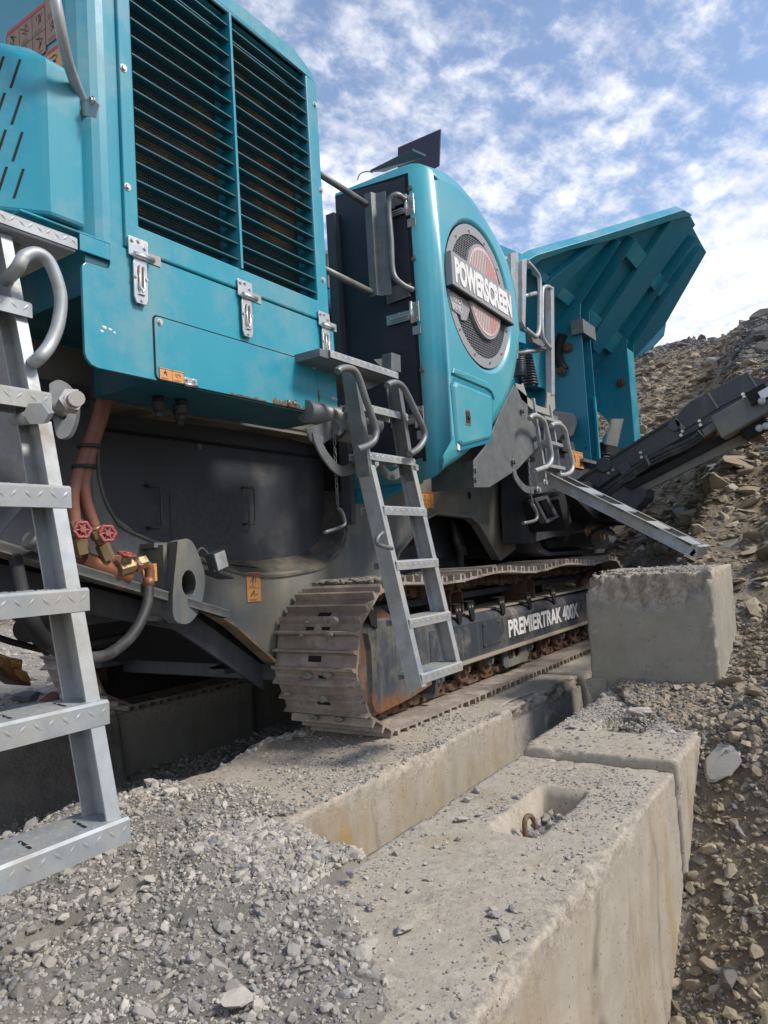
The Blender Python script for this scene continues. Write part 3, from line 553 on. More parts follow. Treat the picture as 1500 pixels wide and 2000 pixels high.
b = MB(); b.tube([P(u, v, y=Y_+.03) for u, v in ((160, 1092), (250, 1128))], .034, 12); b.tube([P(u, v, y=Y_+.03) for u, v in ((236, 1118), (234, 1150))], .022, 10); b.box(tuple(P(158, 1120, y=Y_+.04)), tuple(P(225, 1085, y=Y_+.09)+Vector((0, .03, 0)))); mn = b.build('manifold_pipe', 'copper_pipe', CR, .003)
b = MB(); b.tube(smooth_path([P(u, v, y=Y_) for u, v in ((255, 1108), (280, 1103), (291, 1110), (292, 1135), (290, 1142))], 6), .019, 12); b.cyl(P(264, 1105, y=Y_), P(272, 1104, y=Y_), .027, 6); b.cyl(P(291, 1128, y=Y_), P(290, 1146, y=Y_), .022, 12); b.build('elbow_pipe', 'copper_pipe', mn)
b = MB(); b.tube(smooth_path([P(u, v, y=y_) for u, v, y_ in ((290, 1145, 2.33), (286, 1185, 2.31), (262, 1235, 2.28), (225, 1270, 2.25), (190, 1284, 2.22), (140, 1282, 2.18), (90, 1255, 2.15), (62, 1215, 2.12), (45, 1165, 2.15), (30, 1090, 2.3))], 8), .021, 14); hz = b.build('rubber_hose', 'rubber', CR)
b = MB(); b.tube(smooth_path([P(u, v, y=y_) for u, v, y_ in ((92, 1257, 2.149), (76, 1238, 2.133), (62, 1215, 2.12), (52, 1188, 2.135), (44, 1160, 2.155))], 6), .026, 12); b.build('hose_sleeve', 'void', hz)
label_sheet(P(279, 1137, y=2.37), (1, 0, 0), (0, 0, 1), .07, .07, 1, 1, CR, 'orange_label', None, seed=15, nd=NY)
b = MB(); b.cyl(P(60, 1055, y=2.2), P(95, 1072, y=2.28), .028, 12); b.cyl(P(55, 1050, y=2.2), P(66, 1057, y=2.2), .034, 12); b.build('coupling', 'galv_dull', CR)
# ---------------------------------------------------------------- crawler tracks
def track_path():
    c1x, c2x, cz, r = 3.10, 6.95, -.50, .345
    pts = []
    for i in range(60): t = i/60; pts.append((c1x+(c2x-c1x)*t, cz-r))
    for i in range(30): a = -90+180*i/30; pts.append((c2x+r*math.cos(R(a)), cz+r*math.sin(R(a))))
    for i in range(60): t = i/60; pts.append((c2x+(c1x-c2x)*t, cz+r+.015-.030*math.sin(math.pi*3*t)**2))
    for i in range(30): a = 90+180*i/30; pts.append((c1x+r*math.cos(R(a)), cz+r*math.sin(R(a))))
    return pts
tp = track_path(); seg_l = [math.dist(tp[i], tp[(i+1) % len(tp)]) for i in range(len(tp))]; TOT = sum(seg_l); NS = 44; PITCH = TOT/NS
def at_len(s):
    s %= TOT
    for i, l in enumerate(seg_l):
        if s <= l: a = tp[i]; c = tp[(i+1) % len(tp)]; t = s/l; return (a[0]+(c[0]-a[0])*t, a[1]+(c[1]-a[1])*t)
        s -= l
    return tp[0]
# shoe: local x along travel, z outwards (ground side), y across
def shoe_mesh(wd):
    b = MB(); h = PITCH/2
    pr = [(-h+.002, .0), (h-.016, .0), (h-.004, -.006), (h+.006, .003), (h-.006, .016), (h-.010, .037), (h-.023, .048), (h-.029, .015), (.024, .013), (.017, .046), (.007, .046), (-.001, .013), (-h+.050, .013), (-h+.041, .048), (-h+.031, .048), (-h+.022, .013), (-h+.002, .011)]
    b.prism([Vector((a, 0, c)) for a, c in pr], (0, wd, 0)); nf_ = len(b.f)
    for y in (.175, .275): b.box((-h+.004, y, .012), (-h+.020, y+.05, .0138))
    b.box((.030, .21, .0135), (.060, .29, .0145))
    o = b.build('track_shoe', 'shoe', None); o.data.materials.append(M['void'])
    for i, pl_ in enumerate(o.data.polygons): pl_.material_index = int(i >= nf_)
    return o
def link_mesh():
    b = MB()
    for y in (.175, .285):
        K_ = PITCH/.1927; pr = [(-.085, -.012), (-.095, -.045), (-.075, -.072), (-.045, -.074), (-.02, -.060), (.03, -.060), (.05, -.082), (.08, -.080), (.100, -.050), (.09, -.012)]
        b.prism([Vector((a, y, c)) for a, c in pr], (0, .035, 0), [[Vector((.005+.02*math.cos(R(a)), y, -.036+.013*math.sin(R(a)))) for a in range(0, 360, 60)]])
    b.cyl((.078, .155, -.048), (.078, .345, -.048), .020, 10); b.cyl((-.03, .16, -.02), (-.03, .175, -.02), .012, 6)
    return b.build('track_link', 'rusty', None)
sh0 = shoe_mesh(.50); lk0 = link_mesh()
def put_track(y0, with_links, label):
    T = empty('crawler_track', (0, 0, 0), CR); T['label'] = label
    b = MB(); b.cyl((3.10, y0+.13, -.50), (3.10, y0+.37, -.50), .25, 28); b.build('idler_wheel', 'rusty', T); b = MB(); b.cyl((6.95, y0+.2, -.50), (6.95, y0+.30, -.50), .27, 24); b.build('drive_sprocket', 'rusty', T)
    first = [True]
    for k in range(NS):
        s = k*PITCH+.05; p = at_len(s); q0 = at_len(s-PITCH*.45); q1 = at_len(s+PITCH*.45)
        ang = math.atan2(q1[1]-q0[1], q1[0]-q0[0])
        for proto in ([sh0, lk0] if with_links else [sh0]):
            o = proto.copy(); COL.objects.link(o); o.parent = T
            # outward normal is right of travel; local z -> outward
            ex_ = Vector((math.cos(ang), 0, math.sin(ang))); ez_ = Vector((ex_.z, 0, -ex_.x)); ey_ = ez_.cross(ex_)
            mtx = Matrix.Identity(4)
            for i in range(3): mtx[i][0] = ex_[i]; mtx[i][1] = ey_[i]; mtx[i][2] = ez_[i]
            yy = y0+.5 if ey_.y < 0 else y0
            mtx.translation = Vector(((q0[0]+q1[0])/2, yy, (q0[1]+q1[1])/2)); o.matrix_world = mtx; o.matrix_basis = mtx
    return T
T1 = put_track(2.02, True, 'near crawler track with dusty brown steel shoes'); T2 = put_track(4.03, False, 'far crawler track in the shade')
for o in (sh0, lk0): bpy.data.objects.remove(o)
# mud caked on the shoes
def lump(mb, c, r, seed, flat=1.0, ax=None):
    rr = random.Random(seed); bm_ = bmesh.new(); bmesh.ops.create_icosphere(bm_, subdivisions=2, radius=1)
    vs = []
    for v in bm_.verts:
        n_ = 1+.35*noise.noise(v.co*2.3+Vector((seed, 0, 0))); vs.append(Vector(c)+Vector((v.co.x*r[0], v.co.y*r[1], v.co.z*r[2]))*n_)
    mb.add(vs, [tuple(v.index for v in f.verts) for f in bm_.faces]); bm_.free()
b = MB()
for i, (u, v, s_) in enumerate(((650, 1212, .035), (642, 1240, .025), (600, 1320, .03), (625, 1335, .035), (640, 1318, .03), (585, 1305, .022), (610, 1400, .03), (660, 1405, .025), (598, 1215, .014), (588, 1242, .014), (560, 1355, .02), (630, 1365, .03))):
    lump(b, P(u, v, x=2.735 if v < 1370 else 2.83), (.012, s_, s_*.6), i)
mat('mud', (.26, .24, .21), .95, var=((.18, .17, .15), 30, .35, .65), bump=(90, 1, .006)); mo = b.build('caked_mud', 'mud', T1); mo['kind'] = 'stuff'
b = MB(); random.seed(5)
for i in range(150):
    x = 3.02+random.random()**1.5*.55; y = 2.08+random.random()*.42; lump(b, (x, y, -.115+random.random()*.012), (random.uniform(.008, .03),)*2+(random.uniform(.005, .014),), i+50)
go = b.build('gravel_on_track', 'mud', T1); go['kind'] = 'stuff'
# side frame of the track
fr = empty('x'); bpy.data.objects.remove(fr)
b = MB(); y0, y1 = 2.12, 2.44
# main beam with rounded upper shoulder (cross section in y-z), from x=3.62 to 6.7
def sec(x, zt=-.395, zb=-.655): return [Vector((x, y1, zb)), Vector((x, y0, zb)), Vector((x, y0, zt-.055)), Vector((x, y0+.012, zt-.025)), Vector((x, y0+.035, zt-.006)), Vector((x, y0+.07, zt)), Vector((x, y1, zt+.02))]
b.loft([sec(3.60, -.375), sec(5.0, -.40), sec(6.9, -.41)], False); TF = b.build('track_frame', 'frame_worn', CR, .006, label='dark worn side frame with white lettering')
b = MB(); b.prism(yz([(y0-.035, -.672), (y0+.05, -.672), (y0+.05, -.650), (y0-.035, -.656)], 3.60), (3.3, 0, 0)); mat('flange_dust', (.27, .235, .18), .8, dirt=((.12, .11, .1), 8, .55, .8)); b.build('frame_flange', 'flange_dust', TF, .004)
# front guard: curved plate around the idler
g = [(3.0, -.31), (3.10, -.30), (3.60, -.335), (3.60, -.62), (3.60, -.74), (3.36, -.775), (3.06, -.795), (3.01, -.78), (2.985, -.72), (3.0, -.60), (3.005, -.45), (2.985, -.36)]
b = MB(); gi = [(3.0+(x-3.0)*.97+.02, -.55+(z+.55)*.93) for x, z in g]
b.loft([xz(g, 2.20), xz(g, y0+.045), xz([(x*.9+3.3*.1*1.0 if False else x, z) for x, z in gi], y0+.006), xz(gi, y0+.004)], False); TG = b.build('idler_guard', 'guard_paint', TF, .015, 3, label='curved idler guard with an orange rust patch')
mat('rust_wash', (.035, .042, .055), .5, rust=((.26, .095, .02), 5, .40, .56), bump=(60, .25, .003), dirt=((.2, .18, .14), 7, .5, .8))
rw = [(3.03, -.775), (3.012, -.72), (3.06, -.69), (3.14, -.665), (3.24, -.68), (3.36, -.66), (3.46, -.645), (3.53, -.69), (3.55, -.725), (3.36, -.755), (3.08, -.78)]
b = MB(); b.box((2.99, 2.21, -.78), (3.1, 2.40, -.34)); b.box((2.90, 2.17, -.52), (3.0, 2.20, -.50)); b.build('idler_block', 'void', TF)
b = MB(); b.prism(xz([(3.60, -.78), (3.66, -.60), (3.68, -.60), (3.62, -.80), (3.58, -.80)], y0-.01), (0, .10, 0)); b.build('guard_gusset', 'charcoal', TF)
for (x, z, s_) in ((3.02, -.27, 1.2), (3.70, -.36, 1), (4.12, -.355, 1), (4.58, -.365, 1), (5.05, -.37, 1), (5.55, -.375, 1), (3.95, -.36, .9)):
    b = MB(); b.prism(xz([(x-.045*s_, z+.05), (x+.045*s_, z+.05), (x+.045*s_, z-.07*s_), (x+.0, z-.06), (x-.02, z), (x-.045*s_, z)], y0-.008), (0, .012, 0))
    b.box((x-.045*s_, y0-.008, z+.045), (x+.045*s_, y0+.05, z+.055)); lug_ = b.build('frame_lug', 'void', TF)
    for dx in (-.018, .018): b = MB(); b.cyl((x+dx, y0-.010, z+.02), (x+dx, y0-.007, z+.02), .008, 8); b.build('hole', 'flange_dust', lug_)
for x in (4.10, 5.30):
    b = MB(); ar = [(x-.09, -.40), (x-.09, -.27)]+arc(x-.05, -.27, .04, 180, 90, 3)+arc(x+.05, -.27, .04, 90, 0, 3)+[(x+.09, -.40), (x+.075, -.40), (x+.075, -.27)]+arc(x+.045, -.27, .03, 0, 90, 3)+arc(x-.045, -.27, .03, 90, 180, 3)+[(x-.075, -.40)]
    b.prism(xz(ar, 2.20), (0, .20, 0)); b.build('track_skid', 'rusty', TF)
b = MB(); b.box((3.3, 2.30, -.30), (6.8, 2.42, -.26)); b.build('frame_hose_tray', 'charcoal', TF)
b = MB(); b.prism(xy([(3.62, 2.17), (6.8, 2.17), (6.8, 2.43), (3.62, 2.43)], -.389), (0, 0, .010)); b.build('dust_layer', 'dust_top', TF)
b = MB(); q0, q1 = (4.27, -.61), (4.52, -.455); b.box((q0[0], y0-.004, q0[1]), (q1[0], y0-.001, q1[1])); cv = b.build('cover_plate', 'frame_worn', TF, .001)
for x in q0[0]+.012, q1[0]-.012:
    for z in q0[1]+.012, q1[1]-.012: bolt((x, y0-.004, z), NY, .010, cv, 'rusty')
text('model_lettering', 'PREMIERTRAK 400X', (4.67, y0-.0012, -.598), (1, 0, 0), (0, 0, 1), .122, 1.44, 'white_print', TF, .035)
# rollers
for k in range(10):
    x = 3.72+k*.335; b = MB()
    b.cyl((x, 2.16, -.715), (x, 2.21, -.715), .078, 18); b.cyl((x, 2.21, -.715), (x, 2.33, -.715), .06, 16); b.cyl((x, 2.33, -.715), (x, 2.38, -.715), .078, 18); rl = b.build('track_roller', 'rusty', TF)
    b = MB(); b.box((x-.035, 2.13, -.735), (x+.035, 2.16, -.66)); b.cyl((x, 2.115, -.70), (x, 2.135, -.70), .02, 6); b.build('roller_bracket', 'rusty' if k % 2 else 'galv_dull', rl)
b = MB(); b.prism(xz([(4.62, -.655), (4.60, -.77), (4.64, -.80), (5.0, -.80), (5.10, -.70), (5.12, -.655)], 2.14), (0, .014, 0), [xz(arc(4.84, -.70, .055, 0, 330, 11), 2.14)]); b.build('chain_guide', 'charcoal_dusty', TF)
b = MB(); b.box((2.95, 4.06, -.80), (6.9, 4.5, -.28)); b.build('far_frame_dark_box', 'void', CR)  # frame enlarged as a near-black box, added to keep the far track's inside dark
# ---------------------------------------------------------------- rounded guard over the crusher drive
GY = 1.80
gsrc = [(3.35, .40), (3.35, 2.135)] + [(3.637, 2.20), (3.889, 2.18), (4.157, 2.086), (4.403, 1.933), (4.533, 1.728), (4.553, 1.45), (4.463, 1.191), (4.271, .924), (3.972, .695), (3.648, .53), (3.40, .43)]
sm_ = [(p.x, p.z) for p in smooth_path([Vector((a, 0, c)) for a, c in gsrc[1:]+[gsrc[0]]], 4)]
gout = sm_
def inset(pts, d):
    n = len(pts); o_ = []
    for i in range(n):
        a = Vector(pts[i-1]); q = Vector(pts[i]); c = Vector(pts[(i+1) % n]); e1 = (q-a); e2 = (c-q); e1 = e1.normalized() if e1.length > 1e-6 else e2.normalized(); e2 = e2.normalized() if e2.length > 1e-6 else e1
        m_ = Vector((e1.y+e2.y, -(e1.x+e2.x))); m_.normalize(); k = max(.35, m_.dot(Vector((e1.y, -e1.x)))); o_.append((q.x+m_.x*d/k, q.y+m_.y*d/k))
    return o_
prof_ = [(2.42, 0), (1.95, 0), (1.90, .004), (1.86, .016), (1.83, .036), (1.81, .065), (1.80, .11)]
b = MB(); rings = [xz(inset(gout, d), y) for y, d in prof_]
# front face with opening for the round screen
b.loft(rings, True, False)
cx, cz, cr_ = 3.91, 1.515, .405
front = inset(gout, .11)
circ = lambda r, y, n=48: [Vector((cx+r*math.cos(2*math.pi*k/n), y, cz+r*1.02*math.sin(2*math.pi*k/n))) for k in range(n)]
ff = xz(front, GY); tri = tessellate_polygon([ff, circ(cr_+.045, GY)]); b.add(ff+circ(cr_+.045, GY), [tuple(t) for t in tri])
b.loft([circ(cr_+.045, GY), circ(cr_+.030, GY+.006), circ(cr_+.008, GY+.035), circ(cr_, GY+.06)], True, False)
gd = b.build('drive_guard', 'teal_plastic', CR, label='rounded teal guard with a round mesh screen')
b = MB(); b.loft([circ(cr_+.03, GY+.012), circ(cr_+.03, GY+.018)], False, False); R1 = circ(cr_+.012, GY+.010); R2 = circ(cr_-.045, GY+.010)
b = MB(); b.prism(R1, (0, .004, 0), [R2]); rg = b.build('screen_ring', 'brand_grey', gd, .001)
for k in range(12):
    a = 2*math.pi*(k+.4)/12; bolt((cx+(cr_-.017)*math.cos(a), GY+.009, cz+(cr_-.017)*math.sin(a)), NY, .009, rg)
b = MB(); b.add(circ(cr_+.01, GY+.07), [tuple(range(48))]); b.build('screen_back', 'void', gd)
b = MB(); rr_ = cr_-.03
k = -rr_
while k < rr_:
    h = math.sqrt(max(0, rr_*rr_-k*k)); b.box((cx-h, GY+.016, cz+k), (cx+h, GY+.019, cz+k+.0035)); k += .0145
k = -rr_
while k < rr_:
    h = math.sqrt(max(0, rr_*rr_-k*k)); b.box((cx+k, GY+.014, cz-h), (cx+k+.0025, GY+.017, cz+h)); k += .022
ms = b.build('mesh_screen', 'mesh_wire', gd); ms['kind'] = 'stuff'
# brand plate: globe disc, bar with name, small caption
gx, gz, gr_ = 3.955, 1.555, .235
disc = [Vector((gx+gr_*math.cos(2*math.pi*k/36), GY-.006, gz+gr_*1.22*math.sin(2*math.pi*k/36))) for k in range(36)]
b = MB(); b.prism(disc, (0, .02, 0)); gl = b.build('globe_emblem', 'brand_grey', gd, .001)
b = MB(); b.prism([Vector((gx+(p.x-gx)*.93, GY-.0085, gz+(p.z-gz)*.93)) for p in disc], (0, .002, 0)); b.build('globe_disc', 'brand_pink', gl)
b = MB()
for k in range(-9, 10):
    x = gx+k*.0225; h = math.sqrt(max(0, (gr_*.9)**2-(x-gx)**2))*1.2; b.box((x-.0035, GY-.0105, gz+h*-.98), (x+.0035, GY-.009, gz+h*.98))
b.build('globe_stripe', 'brand_grey', gl)
b = MB()
for k in range(2, 10):
    x = gx+k*.0225+.005; h = math.sqrt(max(0, (gr_*.9)**2-(x-gx)**2))*1.2; b.box((x, GY-.0105, gz-h), (x+.0105, GY-.0088, gz+h))
b.build('globe_stripe', 'brand_red', gl)
bar = [(3.49, 1.465), (3.49, 1.655), (4.30, 1.635), (4.30, 1.435)]
b = MB(); b.prism(xz(bar, GY-.034), (0, .044, 0)); nb = b.build('name_bar', 'brand_grey', gd, .003)
b = MB(); b.prism(xz([(3.49, 1.455), (4.30, 1.425), (4.30, 1.434), (3.49, 1.464)], GY-.033), (0, .044, 0)); b.build('bar_shade_strip', 'void', nb)  # black strip painting the shade on the bar's lower side
text('brand_lettering', 'POWERSCREEN', (3.520, GY-.0355, 1.482), (1, 0, -.022), (0, 0, 1), .148, .755, 'white_print', nb, .055)
b = MB(); b.prism(xz([(3.50, 1.452), (3.78, 1.44), (3.74, 1.375), (3.70, 1.32), (3.64, 1.31), (3.63, 1.335), (3.54, 1.345)], GY+.004), (0, .008, 0)); cp = b.build('caption_plate', 'brand_grey', gd)
text('caption', 'TEREX', (3.535, GY+.0025, 1.398), (1, 0, -.02), (0, 0, 1), .036, .125, 'white_print', cp, .0)
text('caption', 'BRAND', (3.535, GY+.0025, 1.350), (1, 0, -.02), (0, 0, 1), .036, .115, 'white_print', cp, .0)
b = MB(); b.prism(xz([(4.10, 1.44), (4.30, 1.43), (4.31, 1.60), (4.24, 1.70), (4.17, 1.62)], GY+.006), (0, .005, 0)); b.build('caption_plate', 'brand_grey', gd)
# service hatch
hp = [(3.495, .925), (3.92, .915), (3.945, .885), (3.90, .685), (3.87, .66), (3.52, .585), (3.485, .60), (3.475, .90)]
b = MB(); b.loft([xz(inset([(x, z) for x, z in hp], -.012), GY+.004), xz(hp, GY-.010), xz(inset(hp, .012), GY-.016)], False); hc = b.build('service_hatch', 'teal_plastic', gd, .006, 3)
b = MB(); b.loft([xz(inset(hp, -.028), GY-.0005), xz(inset(hp, -.012), GY-.0012)], False); b.build('hatch_gap', 'teal_dark', hc)
b = MB(); hood = [(3.46, .97), (3.48, 1.005), (3.90, .995), (3.99, .955), (3.985, .90), (3.95, .945), (3.90, .955), (3.50, .965)]
b.prism(xz(hood, GY-.012), (0, .014, 0)); b.build('hatch_brow', 'teal_plastic', gd, .009, 3)
b = MB(); b.prism(xz(rrect(3.555, .70, 3.625, .79, .015), GY-.019), (0, .004, 0)); hl = b.build('hatch_lock', 'steel', hc, .001)
b = MB(); b.prism(xz(rrect(3.566, .712, 3.614, .778, .01), GY-.022), (0, .004, 0)); b.cyl((3.59, GY-.03, .745), (3.59, GY-.02, .745), .014, 12); b.build('lock_paddle', 'rubber', hl, .001)
for u, v in ((883, 870), (914, 810)): pass
b = MB(); q = P(880, 881, y=GY); b.box((3.475, GY-.002, .555), (3.505, GY+.002, .59)); b.build('white_sticker', 'white_plastic', gd)
# black door on the guard's end face
XE = 3.345
b = MB(); b.prism(yz([(1.945, .52), (2.42, .50), (2.42, 2.12), (2.40, 2.12), (1.945, 2.065)], XE), (.02, 0, 0)); bd = b.build('end_door', 'door_black', CR, .003)
b = MB(); b.prism(yz([(1.925, .50), (1.944, .50), (1.944, 2.085), (1.925, 2.085)], XE+.001), (.01, 0, 0)); b.prism(yz([(1.925, 2.067), (2.30, 2.10), (2.30, 2.115), (1.925, 2.085)], XE+.002), (.01, 0, 0)); b.build('door_gap', 'void', bd)
b = MB(); b.box((3.30, 2.40, .2), (3.345, 2.46, 2.0)); b.build('door_edge', 'charcoal', bd)
for u, v in ((801, 368), (808, 505), (824, 722)): bolt(P(u, v, x=XE), (-1, 0, 0), .012, gd, 'galv_dull')
def side_latch(y, z, parent):
    b = MB(); b.box((XE-.012, y-.045, z-.055), (XE-.004, y-.003, z+.055)); l_ = b.build('door_latch', 'steel', parent, .001)
    b = MB(); b.cyl((XE-.016, y, z-.06), (XE-.016, y, z+.06), .009, 10); b.build('hinge_pin', 'steel', l_)
    b = MB(); b.box((XE-.014, y+.003, z-.036), (XE-.006, y+.16, z+.018)); b.tube([(XE-.017, y+.02, z-.01), (XE-.017, y+.13, z-.01)], .005, 6); b.tube([(XE-.017, y+.02, z-.022), (XE-.017, y+.13, z-.022)], .004, 6); b.build('latch_tongue', 'steel', l_, .001)
    for dy, dz in ((-.03, .035), (-.03, -.035), (.14, 0), (.08, .012)): bolt((XE-.012, y+dy, z+dz), (-1, 0, 0), .007, l_, h=.005)
    b = MB(); b.box((XE-.006, y-.045, z-.12), (XE-.002, y+.005, z-.075)); b.build('latch_sticker', 'galv', l_)
for u, v in ((796, 403), (806, 612), (815, 815)): q = P(u, v, x=XE); side_latch(q.y, q.z, CR)
b = MB(); b.prism(pp([(690, 880), (815, 915), (818, 942), (745, 976), (690, 985)], x=3.36), (.06, 0, 0));   b.build('guard_underside', 'teal_dark', CR, .01)
# dark sheets on top
b = MB(); b.prism(pp([(777, 288), (860, 252), (857, 322), (820, 345), (777, 340)], x=3.9), (.012, 0, 0)); b.build('dark_sheet', 'sheet_dark', CR)
b = MB(); a_ = P(723, 336, x=3.45); c_ = P(806, 294, x=3.45); d1 = P(832, 306, x=3.62); d2 = P(750, 336, x=3.7); b.prism([a_, c_, d1, d2], (0, 0, .012)); b.build('rubber_flap', 'charcoal', CR)
b = MB(); b.tube(smooth_path([P(u, v, x=3.5) for u, v in ((698, 352), (703, 340), (715, 335), (728, 337))]), .003, 6); b.build('thin_cable', 'rubber', CR)
# bits of machine between hood and guard
b = MB(); b.prism(pp([(640, 495), (690, 470), (690, 600), (640, 560)], y=3.0), (0, .3, 0)); b.build('grey_bracket', 'charcoal_dusty', CR)
b = MB(); b.prism(pp([(650, 590), (700, 545), (700, 740), (650, 740)], y=2.75), (0, .3, 0)); b.build('inner_panel', 'teal_dark', CR, .02)
b = MB(); b.tube(smooth_path([P(u, v, y=2.5) for u, v in ((640, 610), (668, 640), (672, 700), (668, 760))]), .03, 10); b.build('black_pipe', 'rubber', CR)
# rails between hood and guard
b = MB()
b.cyl((2.70, 2.12, 1.923), (3.23, 2.12, 1.924), .017, 12); b.build('hand_rail', 'galv_dull', CR); b = MB(); b.cyl((2.70, 2.12, 1.437), (3.23, 2.12, 1.432), .017, 12); rl_ = b.build('hand_rail', 'galv_dull', CR)
b = MB(); b.prism([Vector((x, y, 1.41)) for x, y in ((3.215, 2.13), (3.215, 2.085), (3.245, 2.075), (3.26, 2.02), (3.264, 2.02), (3.25, 2.082), (3.22, 2.092), (3.22, 2.13))], (0, 0, .57)); b.build('rail_post', 'galv_dull', rl_)
b = MB(); x_ = 3.335; yy = 2.00
b.tube(smooth_path([Vector((x_, yy-.06, 1.93)), Vector((x_-.06, yy-.04, 1.945)), Vector((x_-.08, yy, 1.90)), Vector((x_-.08, yy, 1.7)), Vector((x_-.08, yy, 1.52)), Vector((x_-.06, yy-.04, 1.45)), Vector((x_, yy-.07, 1.43))], 5), .016, 12); b.build('door_handle', 'galv_dull', bd)
for z in (1.93, 1.44):
    b = MB(); b.prism(yz([(2.10, z-.05), (1.95, z-.04), (1.94, z+.03), (2.10, z+.045)], x_-.004), (.008, 0, 0)); hp_ = b.build('handle_plate', 'galv_dull', bd, .002); bolt((x_-.004, 1.955, z), (-1, 0, 0), .010, hp_, 'galv')
# ---------------------------------------------------------------- ladders
def step(x0, x1, y, z, parent, near=False, depth=.13, lip=.040, name='step'):
    b = MB(); pr = [(y, z-lip), (y, z-.006), (y+.006, z), (y+depth, z), (y+depth, z-lip*.8), (y+depth-.004, z-lip*.8), (y+depth-.004, z-.005), (y+.005, z-.005), (y+.005, z-lip)]
    b.prism([Vector((x0, a, c)) for a, c in pr], (x1-x0, 0, 0)); n_ = int((x1-x0)/(.030 if near else .024)); 
    def loz(c, d, nrm, l, wd):
        c = Vector(c); d = Vector(d).normalized(); nrm = Vector(nrm); e = d.cross(nrm)
        b.add([c-d*l, c-e*wd, c+d*l, c+e*wd, c+nrm*.0022-d*l*.3, c+nrm*.0022+d*l*.3], [(0, 1, 4), (1, 5, 4), (1, 2, 5), (2, 3, 5), (3, 4, 5), (3, 0, 4)], True)
    for i in range(n_):
        x = x0+(i+.5)*(x1-x0)/n_; sgn = 1 if i % 2 else -1
        loz((x, y-.0003, z-lip*.42), (1, 0, -1.1*sgn), (0, -1, 0), .014, .0035)
        for j in range(4): loz((x, y+.018+j*.029, z+.0003), (1, sgn*(1 if j % 2 else -1), 0), (0, 0, 1), .013, .0035)
    nf_ = len(b.f)
    if near:
        for k in (.2, .5, .8): x = x0+(x1-x0)*k; b.obox((x, y+.06, z+.0008), (.006, .030, 0), (.003, -.0006, 0), (0, 0, .0006))
    s_ = b.build(name, 'galv', parent)
    if near:
        s_.data.materials.append(M['void'])
        for i, pl_ in enumerate(s_.data.polygons): pl_.material_index = int(i >= nf_)
    return s_
def channel(mb, p, q, wd, fl, out, t_=.005):
    """web of width wd in the plane spanned by the rail and Y, flanges of length fl along X (out=+-1)"""
    p = Vector(p); q = Vector(q); d = (q-p).normalized(); s_ = d.cross(Vector((1, 0, 0))).normalized(); o_ = Vector((out, 0, 0))
    sec_ = [s_*-wd/2, s_*wd/2, s_*wd/2+o_*fl, s_*(wd/2-t_)+o_*fl, s_*(wd/2-t_)+o_*t_, s_*(-wd/2+t_)+o_*t_, s_*(-wd/2+t_)+o_*fl, s_*-wd/2+o_*fl]
    mb.prism([p+c for c in sec_], q-p)
# near ladder
l1 = empty('boarding_ladder', (0, 0, 0), CR)
lad1 = MB()
def yl(z): return 1.371+(z+.531)*(1.60-1.371)/(.444+.531)
channel(lad1, (1.0, yl(-.56)+.05, -.56), (1.0, yl(.36)+.05, .36), .085, .034, -1)
LR = empty('ladder', (0, 0, 0), CR); lad1.build('rail', 'galv', LR); bpy.data.objects.remove(l1)
LR['label'] = 'galvanised near ladder with chequer plate steps'
b = MB(); channel(b, (.62, yl(-.56)+.05, -.56), (.62, yl(.36)+.05, .36), .085, .034, 1); b.build('rail', 'galv', LR)
for k, (z, dep) in enumerate(((-.518, .13), (-.274, .13), (-.026, .12), (.212, .12))):
    step(.615, 1.012, yl(z)-.008, z, LR, True, dep, .052)
UP = MB(); channel(UP, (1.005, 1.65, .36), (1.005, 1.78, .86), .075, .03, -1); LU = empty('fixed_ladder', (0, 0, 0), CR); UP.build('rail', 'galv', LU)
b = MB(); channel(b, (.57, 1.64, .36), (.57, 1.74, .86), .075, .03, 1); b.build('rail', 'galv', LU)
step(.60, 1.01, 1.60, .444, LU, True, .12, .045); step(.60, 1.01, 1.67, .682, LU, True, .12, .04)
b = MB(); b.tube(smooth_path([P(12, 548, y=1.74)]+[P(u, v, y=1.62) for u, v in ((34, 524), (47, 502), (72, 495), (98, 515), (118, 575), (114, 630), (98, 672), (76, 700))]+[P(58, 712, y=1.68)], 6), .016, 12); b.build('hoop_handle', 'galv', LU)
b = MB(); b.cyl(P(82, 806, y=1.66)+Vector((0, .12, 0)), P(60, 815, y=1.56), .016, 12); b.cyl(P(82, 806, y=1.56), P(70, 808, y=1.5), .026, 6); b.build('hinge_bolt', 'galv', LU)
b = MB(); b.box((.3, 1.72, .875), (1.17, 2.25, .915)); pf = b.build('platform', 'galv', CR, .003); 
step(.3, 1.172, 1.715, .917, pf, False, .10, .035, 'platform_edge')
b = MB(); b.cyl(P(0, 450, y=1.8), P(30, 478, y=1.8), .02, 10); b.prism(pp([(15, 445), (28, 447), (40, 480), (30, 500), (20, 490)], y=1.78), (0, .01, 0)); b.build('pivot_tube', 'galv_dull', pf)
